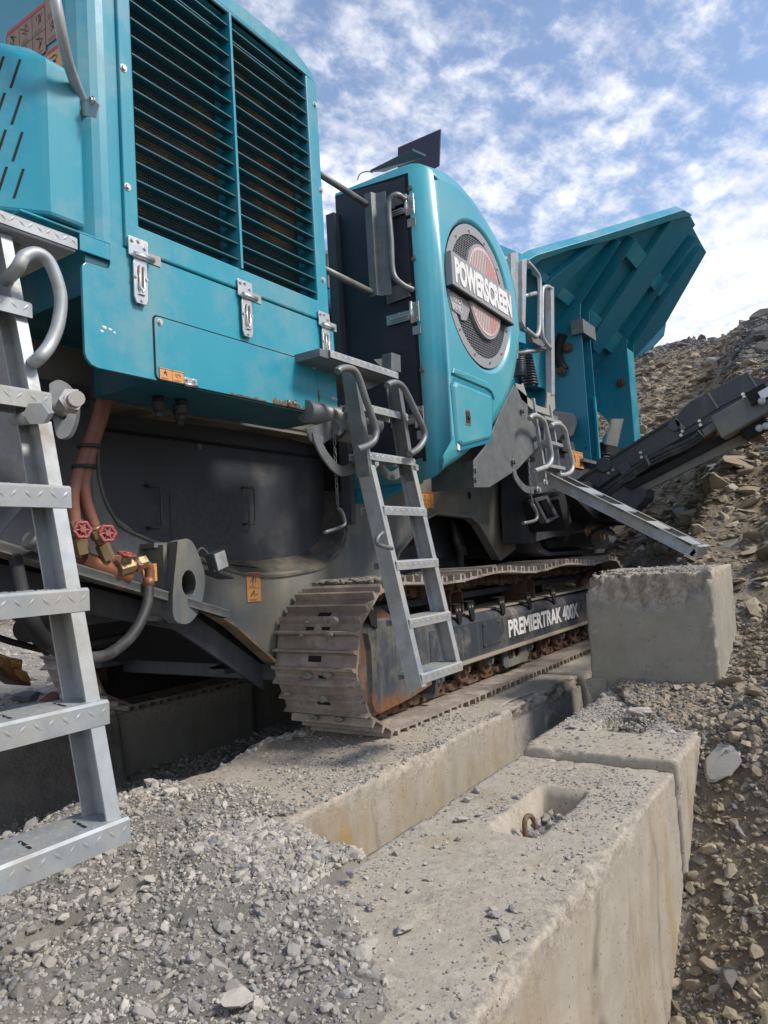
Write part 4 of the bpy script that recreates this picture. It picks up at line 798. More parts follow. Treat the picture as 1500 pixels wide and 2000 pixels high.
# middle ladder
def y2(z): return 1.58+(z+.60)*.19
b = MB(); channel(b, (2.618, y2(-.55)+.04, -.55), (2.60, y2(.40)+.04, .40), .075, .035, 1); LM = empty('ladder', (0, 0, 0), CR); LM['label'] = 'middle folding ladder hanging beside the crawler track'; b.build('rail', 'galv', LM)
b = MB(); channel(b, (2.985, y2(-.53)+.04, -.53), (2.985, y2(.40)+.04, .40), .075, .035, -1); b.build('rail', 'galv', LM)
for z in (.226, -.015, -.262, -.490): step(2.622, 2.985, y2(z)-.008, z, LM, False, .125, .040)
b = MB(); channel(b, (2.595, 1.81, .36), (2.55, 1.83, .83), .07, .03, 1); LT = empty('fixed_ladder', (0, 0, 0), CR); b.build('rail', 'galv_dull', LT)
b = MB(); channel(b, (2.985, 1.81, .36), (2.93, 1.83, .83), .07, .03, -1); b.build('rail', 'galv_dull', LT)
for z, y, m_ in ((.466, 1.775, 0), (.688, 1.80, 0)): step(2.60, 2.985, y, z, LT, False, .11, .035)
b = MB(); b.box((2.40, 1.86, .865), (3.0, 2.3, .90)); pl2 = b.build('platform', 'galv_dull', CR, .002); step(2.46, 3.0, 1.85, .905, pl2, False, .1, .035, 'platform_edge')
b = MB(); b.prism([P(u, v, y=1.98) for u, v in ((764, 688), (782, 694), (783, 727), (764, 722))], (.004, .06, 0)); b.prism([P(u, v, y=2.1) for u, v in ((730, 702), (764, 698), (764, 722), (745, 718))], (0, .004, 0)); b.build('toe_plate', 'galv_dull', pl2)
b = MB(); b.cyl((2.45, 2.0, .66), (3.0, 2.0, .66), .05, 14); b.prism(pp([(668, 700), (700, 712), (735, 738), (738, 752), (720, 760), (700, 758), (672, 735)], y=1.95), (0, .01, 0)); b.build('ladder_bracket', 'galv_dull', CR)
for path in ([(659, 726), (664, 721), (678, 719), (692, 724), (702, 742), (716, 785), (733, 833), (734, 850), (728, 864), (712, 873), (697, 878)], [(756, 753), (762, 749), (774, 748), (786, 755), (796, 772), (812, 805), (827, 838), (829, 855), (822, 870), (812, 880), (800, 887)]):
    b = MB(); b.tube(smooth_path([P(u, v, y=1.74) for u, v in path], 4), .0155, 12); b.build('hoop_handle', 'galv_dull', LT)
def band(pts, y, wd, name, parent, m='galv_dull', t_=.010, **k):
    ps = [P(u, v, y=y) for u, v in pts]; ps = smooth_path(ps, 5); o_, i_ = [], []
    for i, p in enumerate(ps):
        t = (ps[min(i+1, len(ps)-1)]-ps[max(i-1, 0)]).normalized(); s_ = Vector((-t.z, 0, t.x)); o_.append(p+s_*wd/2); i_.append(p-s_*wd/2)
    b = MB(); b.prism(o_+i_[::-1], (0, t_, 0)); return b.build(name, m, parent, .002)
band([(618, 845), (622, 862), (640, 895), (668, 920), (705, 908)], 1.90, .045, 'crescent_bracket', LT)
band([(735, 890), (742, 908), (765, 930), (790, 915)], 1.93, .045, 'crescent_bracket', LT)
b = MB(); b.prism(pp([(598, 836), (655, 820), (662, 845), (625, 872), (608, 862)], y=1.96), (0, .010, 0)); b.build('bracket_plate', 'galv_dull', LT, .002)
b = MB(); b.cyl(P(660, 838, y=2.15), P(720, 858, y=2.15), .055, 16); b.build('bracket_tube', 'galv_dull', LT)
for u, v, y in ((701, 906, 1.88), (729, 905, 1.80), (620, 858, 1.95), (808, 914, 1.80), (786, 915, 1.88)):
    q = P(u, v, y=y); bolt(q, NY, .020, LT, 'galv', .02)
def chain(pts, y, parent, r=.010):
    ps = smooth_path([P(u, v, y=y) for u, v in pts], 12); b = MB(); acc_ = 0; last = ps[0]; k = 0
    L_ = [ps[0]]
    for i in range(1, len(ps)):
        if (ps[i]-L_[-1]).length >= r*2.1: L_.append(ps[i])
    for i in range(len(L_)-1):
        c = (L_[i]+L_[i+1])/2; d = (L_[i+1]-L_[i]).normalized(); s_ = d.cross(Vector((0, 1, 0)) if i % 2 else Vector((1, 0, 0))).normalized()
        b.tube([c+d*r*1.4*math.cos(a)+s_*r*.7*math.sin(a) for a in [j*math.pi/4 for j in range(9)]], r*.25, 4)
    o_ = b.build('chain', 'galv_dull', parent); o_['kind'] = 'stuff'; return o_
chain([(652, 838), (654, 880), (657, 940), (660, 990)], 1.95, LT)
b = MB(); b.tube(smooth_path([P(u, v, y=1.95) for u, v in ((660, 992), (668, 1000), (674, 1022), (664, 1030), (634, 1040))], 4), .008, 8); b.build('locking_pin', 'galv_dull', LT)
b = MB(); b.tube(smooth_path([P(u, v, y=1.63) for u, v in ((748, 1040), (738, 1050), (737, 1062), (752, 1068), (766, 1071))], 4), .009, 8); b.build('locking_pin', 'galv_dull', LM)
b = MB(); b.prism(pp([(681, 755), (690, 770), (686, 800), (670, 845), (662, 850), (676, 800)], y=1.88), (0, .01, 0)); b.box((2.70, 1.99, .62), (2.72, 2.05, .72)); b.build('stop_plate', 'galv_dull', LT)
# support plate and far ladder
b = MB(); b.prism(pp([(980, 800), (1004, 752), (1030, 774), (1032, 812), (1054, 848), (1052, 872), (1012, 916), (956, 952), (926, 952), (924, 902), (950, 870)], y=2.0), (0, .012, 0)); gp = b.build('support_plate', 'galv_dull', CR, .003)
b = MB(); b.prism(pp([(924, 900), (932, 900), (934, 950), (926, 952)], y=1.985), (0, .3, 0)); b.build('plate_flange', 'galv_dull', gp)
for u, v in ((1021, 802), (1045, 857), (1004, 901), (928, 918), (928, 936)): bolt(P(u, v, y=1.985), NY, .018, gp, 'galv_dull', .012)
X3 = 5.25
b = MB()
def rail3(mb, x, dz=0):
    pts = [(2.06, .60), (1.90, .53), (1.0, -.03), (.97, -.11), (1.02, -.12), (1.90, .44), (2.02, .50)]
    mb.prism([Vector((x, y, z+dz)) for y, z in pts], (.006, 0, 0)); mb.bar((x-.014, 1.95, .555), (x-.014, .99, -.035), .034, .006, (0, 0, 1)); mb.bar((x-.014, 1.95, .465), (x-.014, 1.0, -.12), .034, .006, (0, 0, 1))
rail3(b, X3); LF = empty('ladder', (0, 0, 0), CR); LF['label'] = 'far ladder folded out to the upright concrete block'; b.build('rail', 'galv', LF); b = MB(); rail3(b, X3+.38); b.build('rail', 'galv', LF)
for y in (1.72, 1.48, 1.25, 1.05):
    z = .50+(y-1.9)*.62; b = MB(); b.obox((X3+.19, y, z+.018), (.19, 0, 0), (0, .045, .030), (0, -.003, .006)); b.build('step', 'galv', LF, .002)
b = MB(); b.obox((X3+.19, .99, -.08), (.19, 0, 0), (0, .03, -.035), (0, .012, .008)); b.build('step', 'galv', LF, .002)
for x, dx in ((5.16, 0), (5.50, .34)):
    b = MB(); channel(b, (x+.04, 2.0, .50), (x-.04, 2.02, 1.12), .06, .03, 1); b.build('fixed_rail', 'galv', LF)
for z in (.60, .78, .96): b = MB(); b.box((5.17, 1.93, z), (5.53, 2.05, z+.025)); b.build('step', 'galv', LF, .002)
for path in ([(1034, 818), (1040, 812), (1050, 813), (1063, 824), (1070, 850), (1076, 880), (1077, 898), (1070, 910), (1056, 916), (1044, 920)], [(1076, 832), (1083, 828), (1094, 830), (1104, 842), (1110, 870), (1118, 905), (1116, 920), (1106, 927), (1092, 928)]):
    b = MB(); b.tube(smooth_path([P(u, v, y=1.9) for u, v in path], 4), .018, 10); b.build('hoop_handle', 'galv', LF)
band([(1005, 918), (1010, 935), (1028, 955), (1052, 957)], 1.96, .05, 'crescent_bracket', LF)
for u, v in ((1051, 957), (1064, 943), (1098, 948)): bolt(P(u, v, y=1.94), NY, .022, LF, 'galv', .018)
chain([(1032, 895), (1035, 940), (1040, 985)], 1.9, LF); b = MB(); b.tube(smooth_path([P(u, v, y=1.9) for u, v in ((1040, 985), (1048, 1002), (1046, 1016), (1022, 1022))], 4), .012, 8); b.build('locking_pin', 'galv_dull', LF)
b = MB(); b.prism(pp([(1006, 748), (1020, 752), (1022, 748), (1030, 775), (1050, 792), (1068, 798), (1070, 766), (1083, 768), (1085, 798), (1074, 812), (1040, 800), (1018, 780)], y=2.0), (0, .015, 0)); mat('cream_galv', (.36, .35, .30), .5, .2, dirt=((.25, .23, .2), 5, .5, .8)); b.build('toe_board', 'cream_galv', CR, .003)
b = MB(); b.box((4.8, 2.02, 1.02), (5.7, 2.6, 1.06)); b.box((5.0, 2.08, .7), (5.55, 2.3, .95)); b.build('far_platform', 'galv_dull', CR)
def tb(name, path, y, r, m='galv', sm=True, par=CR):
    b = MB(); ps = [P(u, v, y=y) for u, v in path]; b.tube(smooth_path(ps, 4) if sm else ps, r, 10); return b.build(name, m, par)
b = MB(); b.prism(pp([(998, 495), (1012, 492), (1016, 600), (1012, 700), (1002, 700)], y=2.02), (0, .03, 0)); ps_ = b.build('guard_rail_post', 'galv', CR, .002); 
b = MB(); b.prism(pp([(1076, 561), (1082, 560), (1084, 770), (1078, 772)], y=1.99), (0, .05, 0)); b.prism(pp([(1068, 566), (1076, 563), (1078, 772), (1070, 768)], y=2.03), (0, .006, 0)); b.build('guard_rail_post', 'galv', CR, .002)
b = MB(); b.prism(pp([(1020, 508), (1029, 504), (1026, 640), (1020, 628)], y=1.99), (0, .04, 0)); b.build('guard_rail_post', 'galv', CR, .002)
tb('guard_rail', [(1030, 512), (1046, 530), (1054, 548), (1054, 600), (1053, 642), (1047, 657), (1036, 650), (1026, 642)], 2.0, .017)
tb('guard_rail', [(1076, 564), (1070, 560), (1062, 562), (1059, 574), (1059, 650), (1066, 670), (1075, 680)], 2.0, .017)
tb('guard_rail', [(1013, 582), (1046, 573)], 2.1, .018, sm=False); tb('guard_rail', [(1010, 691), (1075, 680)], 2.05, .018, 'galv_dull', False); tb('guard_rail', [(965, 512), (1000, 502)], 2.25, .018, sm=False)
b = MB(); b.prism(pp([(1036, 652), (1048, 656), (1066, 672), (1060, 678), (1042, 668)], y=2.0), (0, .03, 0)); b.build('guard_rail_bracket', 'galv_dull', CR)
for u0, v0, u1, v1, r_ in ((1012, 695, 1016, 735, .045), (1024, 692, 1037, 752, .055)):
    b = MB(); p = P(u0, v0, y=2.25); q = P(u1, v1, y=2.25); K = 11*18
    b.tube([p+(q-p)*(i/K)+Vector((math.cos(i*2*math.pi/18)*r_, math.sin(i*2*math.pi/18)*r_, 0)) for i in range(K)], .012, 6); b.build('coil_spring', 'spring', CR)
# teal crusher body behind the rails
b = MB(); b.prism(pp([(960, 470), (1080, 520), (1085, 800), (980, 760)], y=2.75), (0, .5, 0)); b.build('crusher_body', 'teal_dark', CR, .01)
b = MB(); b.prism(pp([(1030, 680), (1064, 685), (1066, 760), (1040, 752)], y=2.6), (0, .1, 0)); b.build('crusher_cheek', 'teal', CR, .01)
b = MB(); b.prism(pp([(1014, 645), (1026, 650), (1028, 672), (1014, 668)], y=2.4), (0, .08, 0)); b.build('crusher_bracket', 'teal', CR, .005)
# ---------------------------------------------------------------- hopper
FD = Vector((0, -.656, .755)); FN = Vector((0, -.755, -.656))     # flare direction and its outward normal
def PW(u, v, d=0.):
    """point of the flared wing plane (shifted outwards by d)"""
    r = P(u, v, x=1.0); p0 = Vector((0, 2.35, 2.4))+FN*d; return r*(p0.dot(FN)/r.dot(FN))
def wplate(name, pix, d, t_, m, par, bev=.0, **k):
    b = MB(); b.prism([PW(u, v, d) for u, v in pix], FN*t_); return b.build(name, m, par, bev, **k)
HP = wplate('feed_hopper_wing', [(1012, 540), (1030, 503), (1200, 455), (1322, 410), (1342, 418), (1352, 445), (1368, 475), (1378, 492), (1298, 632), (1237, 699), (1170, 790), (1110, 800), (1050, 760), (1020, 700)], 0, .012, 'teal_dark', CR, label='flared underside of the teal feed hopper')
def zz(pts): return [(960+.36*a, 380+.36*b_) for a, b_ in pts]
lip = zz([(95, 360), (200, 300), (500, 215), (1000, 62), (1040, 85)]); lip2 = zz([(1046, 95), (960, 112), (600, 225), (380, 275), (230, 325), (150, 380)])
wplate('hopper_lip', lip+lip2, .0, .10, 'teal', HP, .004)
for q in (zz([(262, 480), (300, 440), (545, 240), (630, 215), (400, 440), (350, 500), (300, 560)]), zz([(520, 775), (560, 700), (955, 112), (1045, 92), (1078, 150), (620, 770), (560, 850), (530, 830)])):
    wplate('hopper_beam', q, .012, .07, 'teal_dark', HP, .006)
for q in (zz([(700, 312), (758, 238), (830, 325), (775, 402)]), zz([(828, 462), (880, 395), (942, 480), (890, 545)]), zz([(515, 612), (580, 662), (548, 715), (512, 695)]), zz([(566, 795), (636, 710), (742, 792), (668, 880)]), zz([(365, 490), (432, 542), (395, 590), (330, 540)]), zz([(205, 370), (290, 430), (270, 470), (195, 420)])):
    wplate('hopper_stiffener', q, .012, .055, 'teal', HP, .003)
def rib(x, y0_, zb, top, t_=.012, dep=.40, notch=False, bend=2.40):
    o_ = [(y0_, zb), (y0_, bend-.15), (y0_-.015, bend)]; L_ = top; o_ += [(y0_-.015+FD.y*L_, bend+FD.z*L_)]
    i_ = [(y0_-.015+FD.y*L_-FN.y*dep*.35, bend+FD.z*L_-FN.z*dep*.35), (y0_+dep*.5, bend+.1)]
    i_ += [(y0_+dep, bend-.25), (y0_+dep, zb)] if not notch else [(y0_+dep*1.3, bend-.25), (y0_+dep*1.3, bend-.62), (y0_+.52, bend-.66), (y0_+.30, bend-.90), (y0_+.26, bend-1.0), (y0_+.36, bend-1.12), (y0_+.40, zb+.1), (y0_+.40, zb)]
    b = MB(); b.prism(yz(o_+i_, x), (t_, 0, 0)); return b.build('hopper_rib', 'teal_dark', HP, .002)
def edge(x0, x1, y0_, zb, top, bend=2.40):   # flange plate along the outer edge
    b = MB(); pts = [(y0_, zb), (y0_, bend-.15), (y0_-.015, bend), (y0_-.015+FD.y*top, bend+FD.z*top)]
    for a, c in zip(pts[:-1], pts[1:]):
        b.add([Vector((x0, a[0], a[1])), Vector((x1, a[0], a[1])), Vector((x1, c[0], c[1])), Vector((x0, c[0], c[1])), Vector((x0, a[0]+.01, a[1])), Vector((x1, a[0]+.01, a[1])), Vector((x1, c[0]+.01, c[1])), Vector((x0, c[0]+.01, c[1]))], [(0, 3, 2, 1), (4, 5, 6, 7), (0, 1, 5, 4), (1, 2, 6, 5), (2, 3, 7, 6), (3, 0, 4, 7)])
    return b.build('hopper_rib_flange', 'teal', HP)
HT = [((PW(1222, 446)-Vector((PW(1222, 446).x, 2.2, 2.4))).length), 0]
rib(7.06, 2.20, .80, .66, dep=.75); rib(7.34, 2.20, .80, .78, dep=.3)
rib(8.72, 2.20, 1.02, 1.30, dep=.42, notch=True); rib(9.02, 2.20, 1.05, 1.30, dep=.2)
b = MB(); b.box((7.30, 2.19, .80), (7.345, 2.21, 1.5)); b.build('hopper_rib_flange', 'teal', HP); b = MB(); b.box((8.72, 2.19, 1.05), (9.0, 2.20, 2.3)); b.build('hopper_rib_flange', 'teal', HP)
b = MB(); sl_ = smooth_path([P(u, v, x=7.045) for u, v in ((1099, 653), (1092, 675), (1090, 695), (1095, 712), (1102, 724))], 6)
b.tube(sl_, .05, 8); b.build('curved_slot', 'void', HP)
for u, v, x in ((1109, 680, 7.05), (1096, 724, 7.02), (1212, 748, 8.71)): bolt(P(u, v, x=x), (-1, 0, 0), .042, HP, 'rusty', .03)
for v in (770, 790, 812): bolt(P(1229, v, x=9.0), (-1, -.5, 0), .03, HP, 'rusty', .03)
b = MB(); p = P(1127, 638, x=7.0); q = P(1152, 655, x=7.5); b.bar(p, q, .12, .14); b.build('stop_block', 'galv_dull', HP)
b = MB(); b.prism(pp([(1290, 600), (1300, 632), (1296, 655), (1272, 680), (1240, 698), (1256, 650), (1266, 622)], x=10.0), (.03, 0, 0)); b.build('end_gusset', 'teal', HP)
b = MB(); b.prism(pp([(1172, 735), (1180, 738), (1180, 800), (1154, 812), (1140, 795), (1144, 735)], y=2.6), (0, .3, 0)); b.box((7.3, 2.45, 1.0), (8.4, 2.9, 1.08)); b.build('feeder_box', 'teal', CR, .01)
b = MB(); b.cyl((7.9, 2.4, .75), (7.9, 2.4, 1.0), .13, 16)
for k in range(7): b.cyl((7.9, 2.4, .76+k*.035), (7.9, 2.4, .775+k*.035), .145, 16)
b.build('rubber_buffer', 'rubber', CR)
b = MB(); b.box((7.95, 2.35, 1.0), (8.7, 2.6, 1.12)); b.build('cross_bar', 'void', CR)
# chassis top rail and brackets under the hopper
b = MB(); b.prism(pp([(1076, 798), (1080, 802), (1120, 808), (1130, 820), (1120, 850), (1076, 870)], y=2.3), (0, .3, 0)); b.build('post_bracket', 'charcoal', CR, .004)
b = MB(); b.prism(xz([(5.6, .96), (6.7, .98), (6.75, .86), (7.0, .80), (8.4, .72), (8.6, .80), (8.75, 1.0), (8.98, 1.03), (8.98, .30), (6.3, .12), (5.5, .05), (5.5, .3)], 2.24), (0, .25, 0)); cs = b.build('chassis_head', 'charcoal', CR, .006)
b = MB(); b.box((6.8, 2.19, .80), (8.4, 2.24, .83)); b.prism(yz([(2.22, .70), (2.22, 1.04), (2.62, 1.04), (2.62, .70)], 8.62), (.02, 0, 0)); b.build('top_flange', 'galv_dull', cs)
b = MB(); b.prism(pp([(1196, 818), (1218, 818), (1206, 872), (1184, 868)], y=2.2), (0, .02, 0)); b.build('post_foot', 'charcoal_dusty', cs)
label_sheet(P(1117, 912, y=2.23), (1, 0, 0), (0, 0, 1), .34, .16, 2, 1, cs, 'orange_label', None, seed=33, nd=NY)
b = MB(); b.cyl(P(1104, 858, y=2.2), P(1104, 858, y=2.25), .05, 10); b.box(tuple(P(1099, 880, y=2.19)), tuple(P(1112, 862, y=2.19)+Vector((0, .05, 0)))); b.build('cable_box', 'rubber', cs)
for u, v in ((1146, 876), (1153, 882), (1164, 888), (1100, 868), (1176, 890)): b = MB(); b.cyl(P(u, v, y=2.236), P(u, v, y=2.25), .02, 8); b.build('hole', 'void', cs)
# ---------------------------------------------------------------- side conveyor
XC = 6.5
def cplate(name, pix, m, par, dx=0, t_=.02, bev=.002, **k):
    b = MB(); b.prism([P(u, v, x=XC)+Vector((dx, 0, 0)) for u, v in pix], (t_, 0, 0)); return b.build(name, m, par, bev, **k)
CV = cplate('side_conveyor', [(1095, 962), (1140, 930), (1190, 898), (1320, 816), (1560, 708), (1560, 760), (1400, 846), (1300, 892), (1215, 942), (1150, 985), (1110, 1000)], 'charcoal', CR, label='dark side conveyor rising to the right')
cplate('conveyor_bed', [(1110, 966), (1320, 822), (1560, 715), (1560, 740), (1400, 830), (1150, 970)], 'void', CV, .02, .62)
cplate('far_side', [(1095, 957), (1190, 893), (1320, 811), (1560, 700), (1560, 750), (1300, 882), (1110, 990)], 'charcoal', CV, .66, .02)
cplate('skirt_board', [(1319, 817), (1336, 797), (1350, 784), (1384, 768), (1402, 798), (1338, 840)], 'charcoal', CV, -.015, .02)
cplate('skirt_board', [(1385, 767), (1460, 727), (1480, 758), (1403, 797)], 'charcoal', CV, -.015, .02)
cplate('skirt_board', [(1461, 727), (1475, 738), (1500, 742), (1560, 720), (1560, 745), (1480, 758)], 'charcoal', CV, -.015, .02)
cplate('skirt_rib', [(1382, 768), (1386, 767), (1406, 797), (1402, 799)], 'galv_dull', CV, -.03, .03, 0); cplate('skirt_rib', [(1458, 727), (1462, 726), (1482, 757), (1478, 758)], 'galv_dull', CV, -.03, .03, 0)
cplate('skirt_end', [(1319, 818), (1322, 816), (1340, 836), (1336, 842), (1324, 832)], 'charcoal_dusty', CV, -.03, .04, 0)
cplate('lower_rail', [(1222, 948), (1440, 838), (1452, 846), (1236, 957)], 'void', CV, -.05, .06); cplate('lower_rail_web', [(1236, 956), (1452, 846), (1475, 856), (1262, 958), (1255, 962)], 'charcoal_dusty', CV, -.01, .05)
cplate('middle_ledge', [(1120, 985), (1200, 930), (1340, 850), (1440, 798), (1444, 802), (1345, 856), (1205, 936), (1124, 990)], 'void', CV, -.012, .012, 0)
cplate('cross_bracket', [(1208, 912), (1228, 901), (1245, 934), (1225, 944)], 'charcoal', CV, -.05, .03)
cplate('edge_strip', [(1095, 962), (1140, 928), (1190, 895), (1320, 813), (1322, 817), (1190, 900), (1142, 934), (1097, 967)], 'rubber', CV, -.02, .03, 0)
for u, v, r_ in ((1180, 908, .065), (1318, 831, .05)):
    b = MB(); q = P(u, v, x=XC); b.cyl(q+Vector((-.03, 0, 0)), q+Vector((.0, 0, 0)), r_, 20); b.build('round_port', 'charcoal', CV, .003)
for u, v in ((1188, 924), (1197, 918), (1251, 884), (1253, 893), (1333, 842), (1330, 850), (1366, 822), (1368, 830), (1451, 770), (1454, 776)):
    bolt(P(u, v, x=XC-.02), (-1, 0, 0), .011, CV, 'steel', .012)
for off_, r_ in ((0, .022), (8, .018), (14, .014)):
    b = MB(); b.tube(smooth_path([P(u, v+off_, x=XC-.04) for u, v in ((1120, 1000-off_), (1160, 972), (1215, 932), (1262, 900), (1300, 880), (1345, 860), (1385, 832), (1420, 800))], 6), r_, 8); b.build('conveyor_hose', 'rubber', CV)
cplate('hose_clip', [(1262, 892), (1266, 890), (1274, 907), (1271, 910)], 'galv_dull', CV, -.07, .05, 0); cplate('hose_clip', [(1365, 843), (1368, 841), (1381, 855), (1378, 857)], 'galv_dull', CV, -.07, .05, 0)
label_sheet(P(1395, 838, x=XC-.022), (0, -1, .40), (0, .40, 1), .105, .085, 1, 1, CV, seed=41, nd=(-1, 0, 0)); label_sheet(P(1402, 852, x=XC-.022), (0, -1, .40), (0, .40, 1), .11, .07, 1, 1, CV, 'orange_label', None, seed=42, nd=(-1, 0, 0))
b = MB(); b.obox(P(1470, 800, x=XC-.12), (.12, 0, 0), (0, -.26, .12), (0, .035, .09)); b.obox(P(1425, 812, x=XC-.1), (.05, 0, 0), (0, -.2, .12), (0, .01, .03)); mt = b.build('drive_motor', 'charcoal_dusty', CV, .012)
b = MB(); b.obox(P(1482, 771, x=XC-.26), (.05, 0, 0), (0, -.07, .03), (0, .02, .05)); b.build('motor_valve', 'void', mt, .004)
b = MB(); b.obox(P(1494, 768, x=XC-.32), (.004, 0, 0), (0, -.035, .015), (0, .012, .03)); b.build('white_sticker', 'white_plastic', mt)
b = MB(); b.obox(P(1476, 838, x=XC-.06), (.08, 0, 0), (0, -.09, .04), (0, .02, .045)); b.build('bearing_block', 'void', CV, .01)
for u, v in ((1483, 836), (1496, 832), (1488, 783)): bolt(P(u, v, x=XC-.33 if v < 800 else XC-.145), (-1, 0, 0), .022, mt, 'galv', .02)
cplate('tail_bracket', [(1447, 848), (1478, 838), (1486, 848), (1500, 862), (1490, 866), (1452, 858)], 'rusty', CV, -.04, .03)
cplate('tail_chute', [(1120, 992), (1218, 946), (1262, 955), (1262, 972), (1250, 985), (1228, 1005), (1180, 1000), (1120, 1000)], 'charcoal', CV, -.02, .3)
# mechanisms below the conveyor's foot
b = MB(); b.obox(P(1068, 1000, y=2.1), (.06, .0, -.12), (.07, 0, .035), (0, .15, 0)); tb_ = b.build('box_tube', 'void', CR, .004)
b = MB(); rr0 = [P(u, v, y=1.945) for u, v in ((1044, 975), (1070, 968), (1092, 1010), (1068, 1022))]; rr1 = [P(u, v, y=1.945) for u, v in ((1050, 979), (1067, 974), (1085, 1009), (1070, 1016))]; b.prism(rr0, (0, .05, 0), [rr1]); b.build('tube_mouth', 'charcoal', tb_)
b = MB(); b.prism(pp([(1035, 965), (1046, 1060), (1052, 1078), (1070, 1086), (1180, 1080), (1182, 1072), (1074, 1078), (1060, 1070), (1054, 1056), (1044, 965)], y=2.35), (0, .3, 0)); b.prism(pp([(1062, 1040), (1180, 1010), (1190, 1060), (1070, 1072)], y=2.5), (0, .2, 0)); b.build('pivot_cradle', 'charcoal', CR, .004)
b = MB(); b.cyl(P(1085, 1040, y=2.4), P(1180, 1020, y=2.2), .05, 12); b.cyl(P(1100, 1055, y=2.4), P(1140, 985, y=2.2), .03, 12); b.cyl(P(1172, 1054, y=2.2), P(1186, 1048, y=2.2), .09, 14); b.build('hydraulic_ram', 'charcoal_dusty', CR)
for u, v in ((1104, 985), (1146, 1037), (1175, 1048)): bolt(P(u, v, y=2.15), NY, .04, CR, 'brass', .03)
b = MB(); b.prism(pp([(1108, 958), (1150, 940), (1230, 1000), (1228, 1025), (1210, 1020), (1160, 1010)], y=2.0), (0, .2, 0)); b.build('chute_plate', 'void', CR)
# ================================================================== GROUND
_perm = RNG.random((256, 256))
def vnoise(x, y):
    xi = np.floor(x).astype(int); yi = np.floor(y).astype(int); fx = x-xi; fy = y-yi; fx = fx*fx*(3-2*fx); fy = fy*fy*(3-2*fy)
    g = lambda a, b: _perm[a & 255, b & 255]
    return (g(xi, yi)*(1-fx)+g(xi+1, yi)*fx)*(1-fy)+(g(xi, yi+1)*(1-fx)+g(xi+1, yi+1)*fx)*fy
def fbm(x, y, f, o=4, r=.5):
    s = 0; a = 1; t = 0
    for k in range(o): s = s+a*(vnoise(x*f+17.3*k, y*f+9.1*k)-.5); t += a; a *= r; f *= 2.03
    return s/t*2
def sstep(a, b, x): t = np.clip((x-a)/(b-a), 0, 1); return t*t*(3-2*t)
def ground_h(x, y):
    # quarry bank on the right and behind
    y_ = np.clip(y, -6, 60)
    crest = 3.80+.25*fbm(x*0+3, y_, .35, 3)+.12*fbm(x, y_, 1.3, 3)+np.interp(y_, [-3, .5, 1.6, 2.1, 2.6, 3.2, 3.9, 8], [.8, .30, .14, -.10, .02, .04, -.02, -.2])
    rx = np.where(x < 5, np.interp(x, [1, 2.0, 2.63, 2.85, 3.13, 3.3, 3.5, 4.0, 4.35, 5.0], [-1.85, -1.75, -1.63, -1.44, -1.19, -1.03, -.845, -.82, -.80, -.604]), -.604+.52*(x-5))
    right_ = rx+.40*np.clip(.7-y, 0, 3)
    back_ = -1.0+.70*(x-7.4)
    t = sstep(1.1, 2.0, y); bank = right_*(1-t)+back_*t
    bank = bank+.10*fbm(x, y, 1.1, 4)*sstep(4, 8, x)+.035*fbm(x, y, 4, 3)
    bank = np.where(bank > crest-.5, crest-.5+(bank-(crest-.5))*.5, bank); bank = np.minimum(bank, crest+.08*fbm(x, y, 2.5, 4)+.06*fbm(x, y, 6, 2))
    bank = np.where(x > 15.5, crest-(x-15.5)*.0, bank)
    # near gravel pile: level with the block tops, spilling into the trenches
    near = -.872+.07*fbm(x, y, 1.9, 3)+.045*fbm(x, y, 6, 3)+.03*np.exp(-((x-1.45)**2+(y-1.75)**2)/.12)
    near = near-.10*sstep(.45, .1, y)
    dep1 = sstep(1.82, 2.45, x+.35*(1.73-y))      # slope down into the trench between the two rows
    trench = -1.36+.03*fbm(x, y, 4, 3)
    gap = (y > 1.3) & (y < 1.78)
    near_gap = near*(1-dep1)+trench*dep1
    # hollow between the two rows the tracks stand on
    edge_y = 2.42+.12*np.sin(x*2.1)+.10*fbm(x, y*0, 1.5, 2)+np.interp(x, [.5, 1.2, 1.8, 2.6, 3.2], [.10, .02, -.06, .05, .12])
    d2 = sstep(0, .75, y-edge_y); hollow = -1.27+.05*fbm(x, y, 3, 3)+.35*sstep(2.2, .3, x)*sstep(3.6, 2.6, y)
    left = near*(1-d2)+hollow*d2
    far = -.86+.04*fbm(x, y, 1.2, 3)
    h = np.where(gap, near_gap, np.where(y >= 1.78, left, near))
    ub = sstep(2.12, 1.72, x-.33*(y-1.73)-.25*fbm(x, y, 2.5, 3)); ok_ = (y > 1.765) & (y < 2.48)
    h = np.where(ok_, np.where(ub > .02, -.90+.055*ub+.03*fbm(x, y, 7, 3)*ub, -.98), h)
    h = np.where((y > 4.3) | ((y > 3.95) & (x < 2.9)), far, h)
    # close cover of the near blocks by gravel
    cover = sstep(.25, -.15, x-(1.62-(1.34-y)*.95+.18*fbm(x, y, 2.2, 3)))
    onblk = (y > .66) & (y <= 1.31)
    h = np.where(onblk, np.where(cover > 0, -.93+.065*cover+.03*fbm(x, y, 6, 3)*cover, -1.0), h)
    ysh = np.clip((x-3.48-.12*fbm(x, y, 4, 2))*.75, 0, .5)*(x < 4.32); dr = sstep(.86, .76, y-ysh); base_r = np.where(x > -20, right_+.035*fbm(x, y, 4, 3), 0); base_r = np.maximum(base_r, -1.75+.03*fbm(x, y, 3, 2))
    h = h*(1-dr)+base_r*dr
    h = np.maximum(h, np.where((x > 4.3) & (y < 1.75), bank, -9)); h = np.where(x > 5.6, np.maximum(np.where(y < 4.3, -1.2, far), bank), h)
    h = np.where((y > 9) & (x < 7), far+.0, h)
    return h
